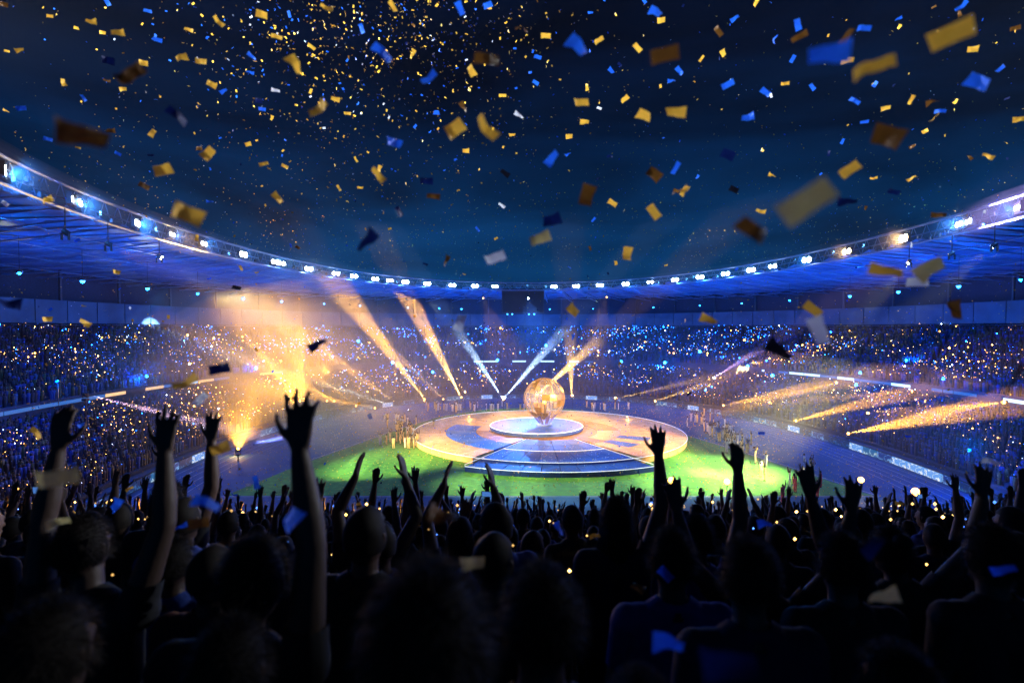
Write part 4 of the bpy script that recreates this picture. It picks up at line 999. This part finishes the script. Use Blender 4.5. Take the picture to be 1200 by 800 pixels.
# the countless rest of the confetti
def strips(Pn, S):
    n = len(Pn); A = RNG.normal(size=(n, 3)); A /= np.linalg.norm(A, axis=1)[:, None]; Bv = np.cross(A, RNG.normal(size=(n, 3))); Bv /= np.linalg.norm(Bv, axis=1)[:, None]; Cv = np.cross(A, Bv)
    V = np.empty((n, 6, 3)); bend = RNG.uniform(-.35, .35, n)[:, None]
    for i, (x, y) in enumerate(((-.5, -.3), (0, -.3), (.5, -.3), (.5, .3), (0, .3), (-.5, .3))):
        V[:, i] = Pn + (A * x + Bv * y + Cv * (bend * (1 if x else 0))) * S[:, None]
    F = (np.array([(0, 1, 4, 5), (1, 2, 3, 4)])[None] + (np.arange(n) * 6)[:, None, None]).reshape(-1, 4)
    return V.reshape(-1, 3), F
def frus(n, y0, y1, pw=1.0):
    y = y0 + (y1 - y0) * RNG.random(n) ** pw; return np.c_[RNG.uniform(-.98, .98, n) * y, y, np.minimum(EYE + RNG.uniform(-.30, .66, n) * y, 31.5 - RNG.random(n) * 2)]
sw = []
for i in range(1300):
    px = random.gauss(430, 115); py = abs(random.gauss(0, 105)); d = random.uniform(7, 19); p = at(px, py, d)
    if p.z < 32: sw.append(tuple(p))
P1 = np.r_[np.array(sw), frus(800, 5, 24, .8), frus(7000, 22, 110, .9)]
gx = 0; P2 = np.c_[RNG.uniform(-45, 58, 6000), RNG.uniform(28, 95, 6000), np.full(6000, 0.)]
P2[:, 2] = EYE - RNG.uniform(.12, .34, 6000) * P2[:, 1]; P2 = P2[P2[:, 2] > .5]
PP = np.r_[P1, P2]; PP = PP[PP[:, 2] > .4]
SS = .034 + PP[:, 1] * .0011 * RNG.uniform(.4, 1.3, len(PP)); SS = np.clip(SS, .03, .11); kk = RNG.random(len(PP)); out_zone = PP[:, 1] < 22
for c, lo, hi, nm in (('g', 0, .62, 'gold'), ('b', .62, .88, 'blue'), ('w', .88, .93, 'white'), ('n', .93, 1, 'navy')):
    m = (kk >= lo) & (kk < hi); V, F = strips(PP[m], SS[m])
    tag(link('confetti', np_mesh('confetti_cloud', V, F, CM[c])), f'countless {nm} confetti flakes drifting through the air of the whole stadium', 'confetti', kind='stuff')
L0 = np.c_[RNG.uniform(-36, 46, 3800), RNG.uniform(56, 128, 3800)]; L0 = L0[np.hypot(L0[:, 0] - SX, L0[:, 1] - SY) > 22.8]
Pn = np.c_[L0, np.full(len(L0), .03)]; V, F = strips(Pn, np.full(len(Pn), .12) * RNG.uniform(.6, 1.5, len(Pn))); V[:, 2] = np.clip(V[:, 2], .02, .2)
tag(link('confetti', np_mesh('confetti_litter', V, F, CM['g'])), 'gold confetti lying on the grass and the track round the stage', 'confetti', kind='stuff')
a_ = RNG.uniform(0, 2 * PI, 900); r_ = 8.5 + 13.8 * np.sqrt(RNG.random(900)); Pn = np.c_[SX + r_ * np.cos(a_), SY + r_ * np.sin(a_), np.full(900, .86)]
V, F = strips(Pn, np.full(900, .11)); V[:, 2] = np.clip(V[:, 2], .83, 1); tag(link('confetti', np_mesh('stage_litter', V, F, CM['w'])), 'pale confetti lying on the stage deck', 'confetti', kind='stuff')
# phone lights and confetti glints, both made as glowing specks over the near crowd
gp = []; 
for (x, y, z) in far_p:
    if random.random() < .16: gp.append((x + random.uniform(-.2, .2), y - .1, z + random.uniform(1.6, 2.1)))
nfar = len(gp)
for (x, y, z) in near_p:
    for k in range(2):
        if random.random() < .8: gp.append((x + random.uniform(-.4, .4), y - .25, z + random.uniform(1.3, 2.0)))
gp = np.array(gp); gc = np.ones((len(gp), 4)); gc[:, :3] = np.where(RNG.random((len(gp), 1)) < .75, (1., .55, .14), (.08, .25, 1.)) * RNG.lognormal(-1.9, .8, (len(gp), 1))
tag(link('phone_lights_and_glints', octas(gp, np.where(np.arange(len(gp)) < nfar, .024, .0028 * gp[:, 1]) * RNG.uniform(.6, 1.3, len(gp)), m_glow, gc, 'phone_lights_and_glints')), 'scattered gold and blue specks over the near stand: confetti glints made to glow, and phone lights', 'lights', kind='stuff')

# stage side lamps that shine towards the near stand, and unseen spots added to brighten the falling confetti
lamp_bulb = MB().ball((0, 0, 0), .16, 10, 7).mesh('bulb', M['amber_lens'], True)
for px, py, nm, pw in ((787, 578, 'on the grass straight before the right crowd', 2), (852, 579, 'on the grass beside the right touchline', 1.8), (1009, 577, 'at the right corner of the grass', 1.6), (1073, 591, 'on the track near the right LED boards', 2), (279, 527, 'on the track edge below the amber haze', 1.5),
                       (545, 459, 'behind the stage left of the globe', 1.2), (590, 468, 'behind the stage just left of the globe', 1), (671, 463, 'behind the stage right of the globe', 1.2), (721, 466, 'behind the stage farther right', 1.2), (768, 470, 'behind the right half of the stage', .8), (497, 469, 'behind the left end of the stage', .8), (550, 488, 'on the back edge of the stage, left', .6), (735, 488, 'on the back edge of the stage, right', .6)):
    d = 18 * 640 / (max(py + 8, 480) - 385); p = at(px, py - (15 if py > 560 else 0), d)
    t = empty('star_lamp', p); tag(t, f'bright warm show lamp on a short stand {nm}', 'lamp')
    link('bulb', lamp_bulb, t, scale=(pw * (1.2 if py > 560 else .8),) * 3); MB().tube([(0, 0, -p.z), (0, 0, -.1)], .05, 5).build('stand_pole', M['dark_steel'], t)
    lamp('POINT', t, (1, .50, .12), 500 * pw, (0, -.3, .1), size=.1)
for sx_, nm in ((-1, 'left'), (1, 'right')):
    q = min(rim_fine, key=lambda q: abs(q[1] - 22) + (0 if (q[0] - CX) * sx_ > 0 else 99)); p = V3((q[0], q[1], 29.4)); tgt = V3((-sx_ * .5, 4.8, 24.2)); d = tgt - p
    t = empty('fill_spot', p); tag(t, f'unseen fill spot added on the {nm} roof rim to brighten the falling confetti', 'spotlight')
    h = link('spot_head', sp_head, t, rot=aim(d)); link('spot_lens', sp_lens['white_lens'], h); link('yoke', sp_yoke, t, (0, 0, .1), (PI, 0, 0))
    lamp('SPOT', t, (.86, .92, 1), KEY, d.normalized() * .35, aim(d), .1, 21, .75)
# ------------------------------------------------------------------ haze in the stadium air
hz = bpy.data.materials.new('haze_air'); hz.use_nodes = True; t = hz.node_tree; t.nodes.clear()
o = N(t, 'ShaderNodeOutputMaterial'); v = N(t, 'ShaderNodeVolumePrincipled'); v.inputs['Color'].default_value = (.93, .95, 1, 1)
v.inputs['Density'].default_value = .00013; v.inputs['Anisotropy'].default_value = 0.25
t.links.new(v.outputs[0], o.inputs['Volume'])
tag(MB().box((5, 105, 16.2), (380, 384, 34.4)).build('haze', hz), 'thin show haze filling the stadium air', kind='stuff')

# show smoke hanging behind the stage and over both sides of the track
def smoke(name, c, r, dens, seed, what, col=(.95, .95, .97)):
    m = bpy.data.materials.new(name + '_air'); m.use_nodes = True; t = m.node_tree; t.nodes.clear()
    o = N(t, 'ShaderNodeOutputMaterial'); v = N(t, 'ShaderNodeVolumePrincipled'); v.inputs['Color'].default_value = (*col, 1)
    v.inputs['Density'].default_value = dens; v.inputs['Anisotropy'].default_value = 0.0; t.links.new(v.outputs[0], o.inputs['Volume'])
    b = MB().ball((0, 0, 0), r, 40, 26)
    out = []
    for q in b.v:
        q = V3(q); k = 1 + .28 * noise.noise(V3((q.x / r[0], q.y / r[1], q.z / r[2])) * 1.6 + V3((seed, 0, 0)))
        q = q * k + V3(c); q.z = max(q.z, .25 + .02 * k); out.append(tuple(q))
    b.v = out
    tag(b.build(name, m), what, 'smoke', kind='stuff')
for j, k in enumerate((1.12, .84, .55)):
    sz = ('outer', 'inner', 'thickest')[j]
    smoke('stage_smoke', (4, 125, 9.5), (46 * k, 21 * k, 14 * k), .0019, 1 + j, f'{sz} body of thin pale smoke behind the stage')
    smoke('amber_tinted_smoke', (-34, 90, 10), (25 * k, 29 * k, 16 * k), .0052, 4 + j, f'{sz} body of smoke tinted with amber lamp light over the left track side', (1, .82, .48))  # amber lamp light put into the smoke's colour
    smoke('side_smoke', (44, 74, 6.5), (23 * k, 36 * k, 7.5 * k), .0014, 9 + j, f'{sz} body of low smoke over the right track wall', (1, .82, .6))
    mm_ = bpy.data.materials.new('rim_mist_air'); mm_.use_nodes = True; t = mm_.node_tree; t.nodes.clear()  # mist added along the rim so the floodlights show halos
    o = N(t, 'ShaderNodeOutputMaterial'); v = N(t, 'ShaderNodeVolumePrincipled'); v.inputs['Color'].default_value = (.95, .95, .97, 1)
    v.inputs['Density'].default_value = .009; v.inputs['Anisotropy'].default_value = 0.0; t.links.new(v.outputs[0], o.inputs['Volume'])
    tag(MB().tube([(p[0], p[1], 29.3 - .02 * j) for p in even_oval(RRX, RRY, YM, 90)], 1.7 * k, 16).build('rim_mist', mm_), f'{sz} layer of mist added round the roof rim lamps to give them halos', 'mist', kind='stuff')
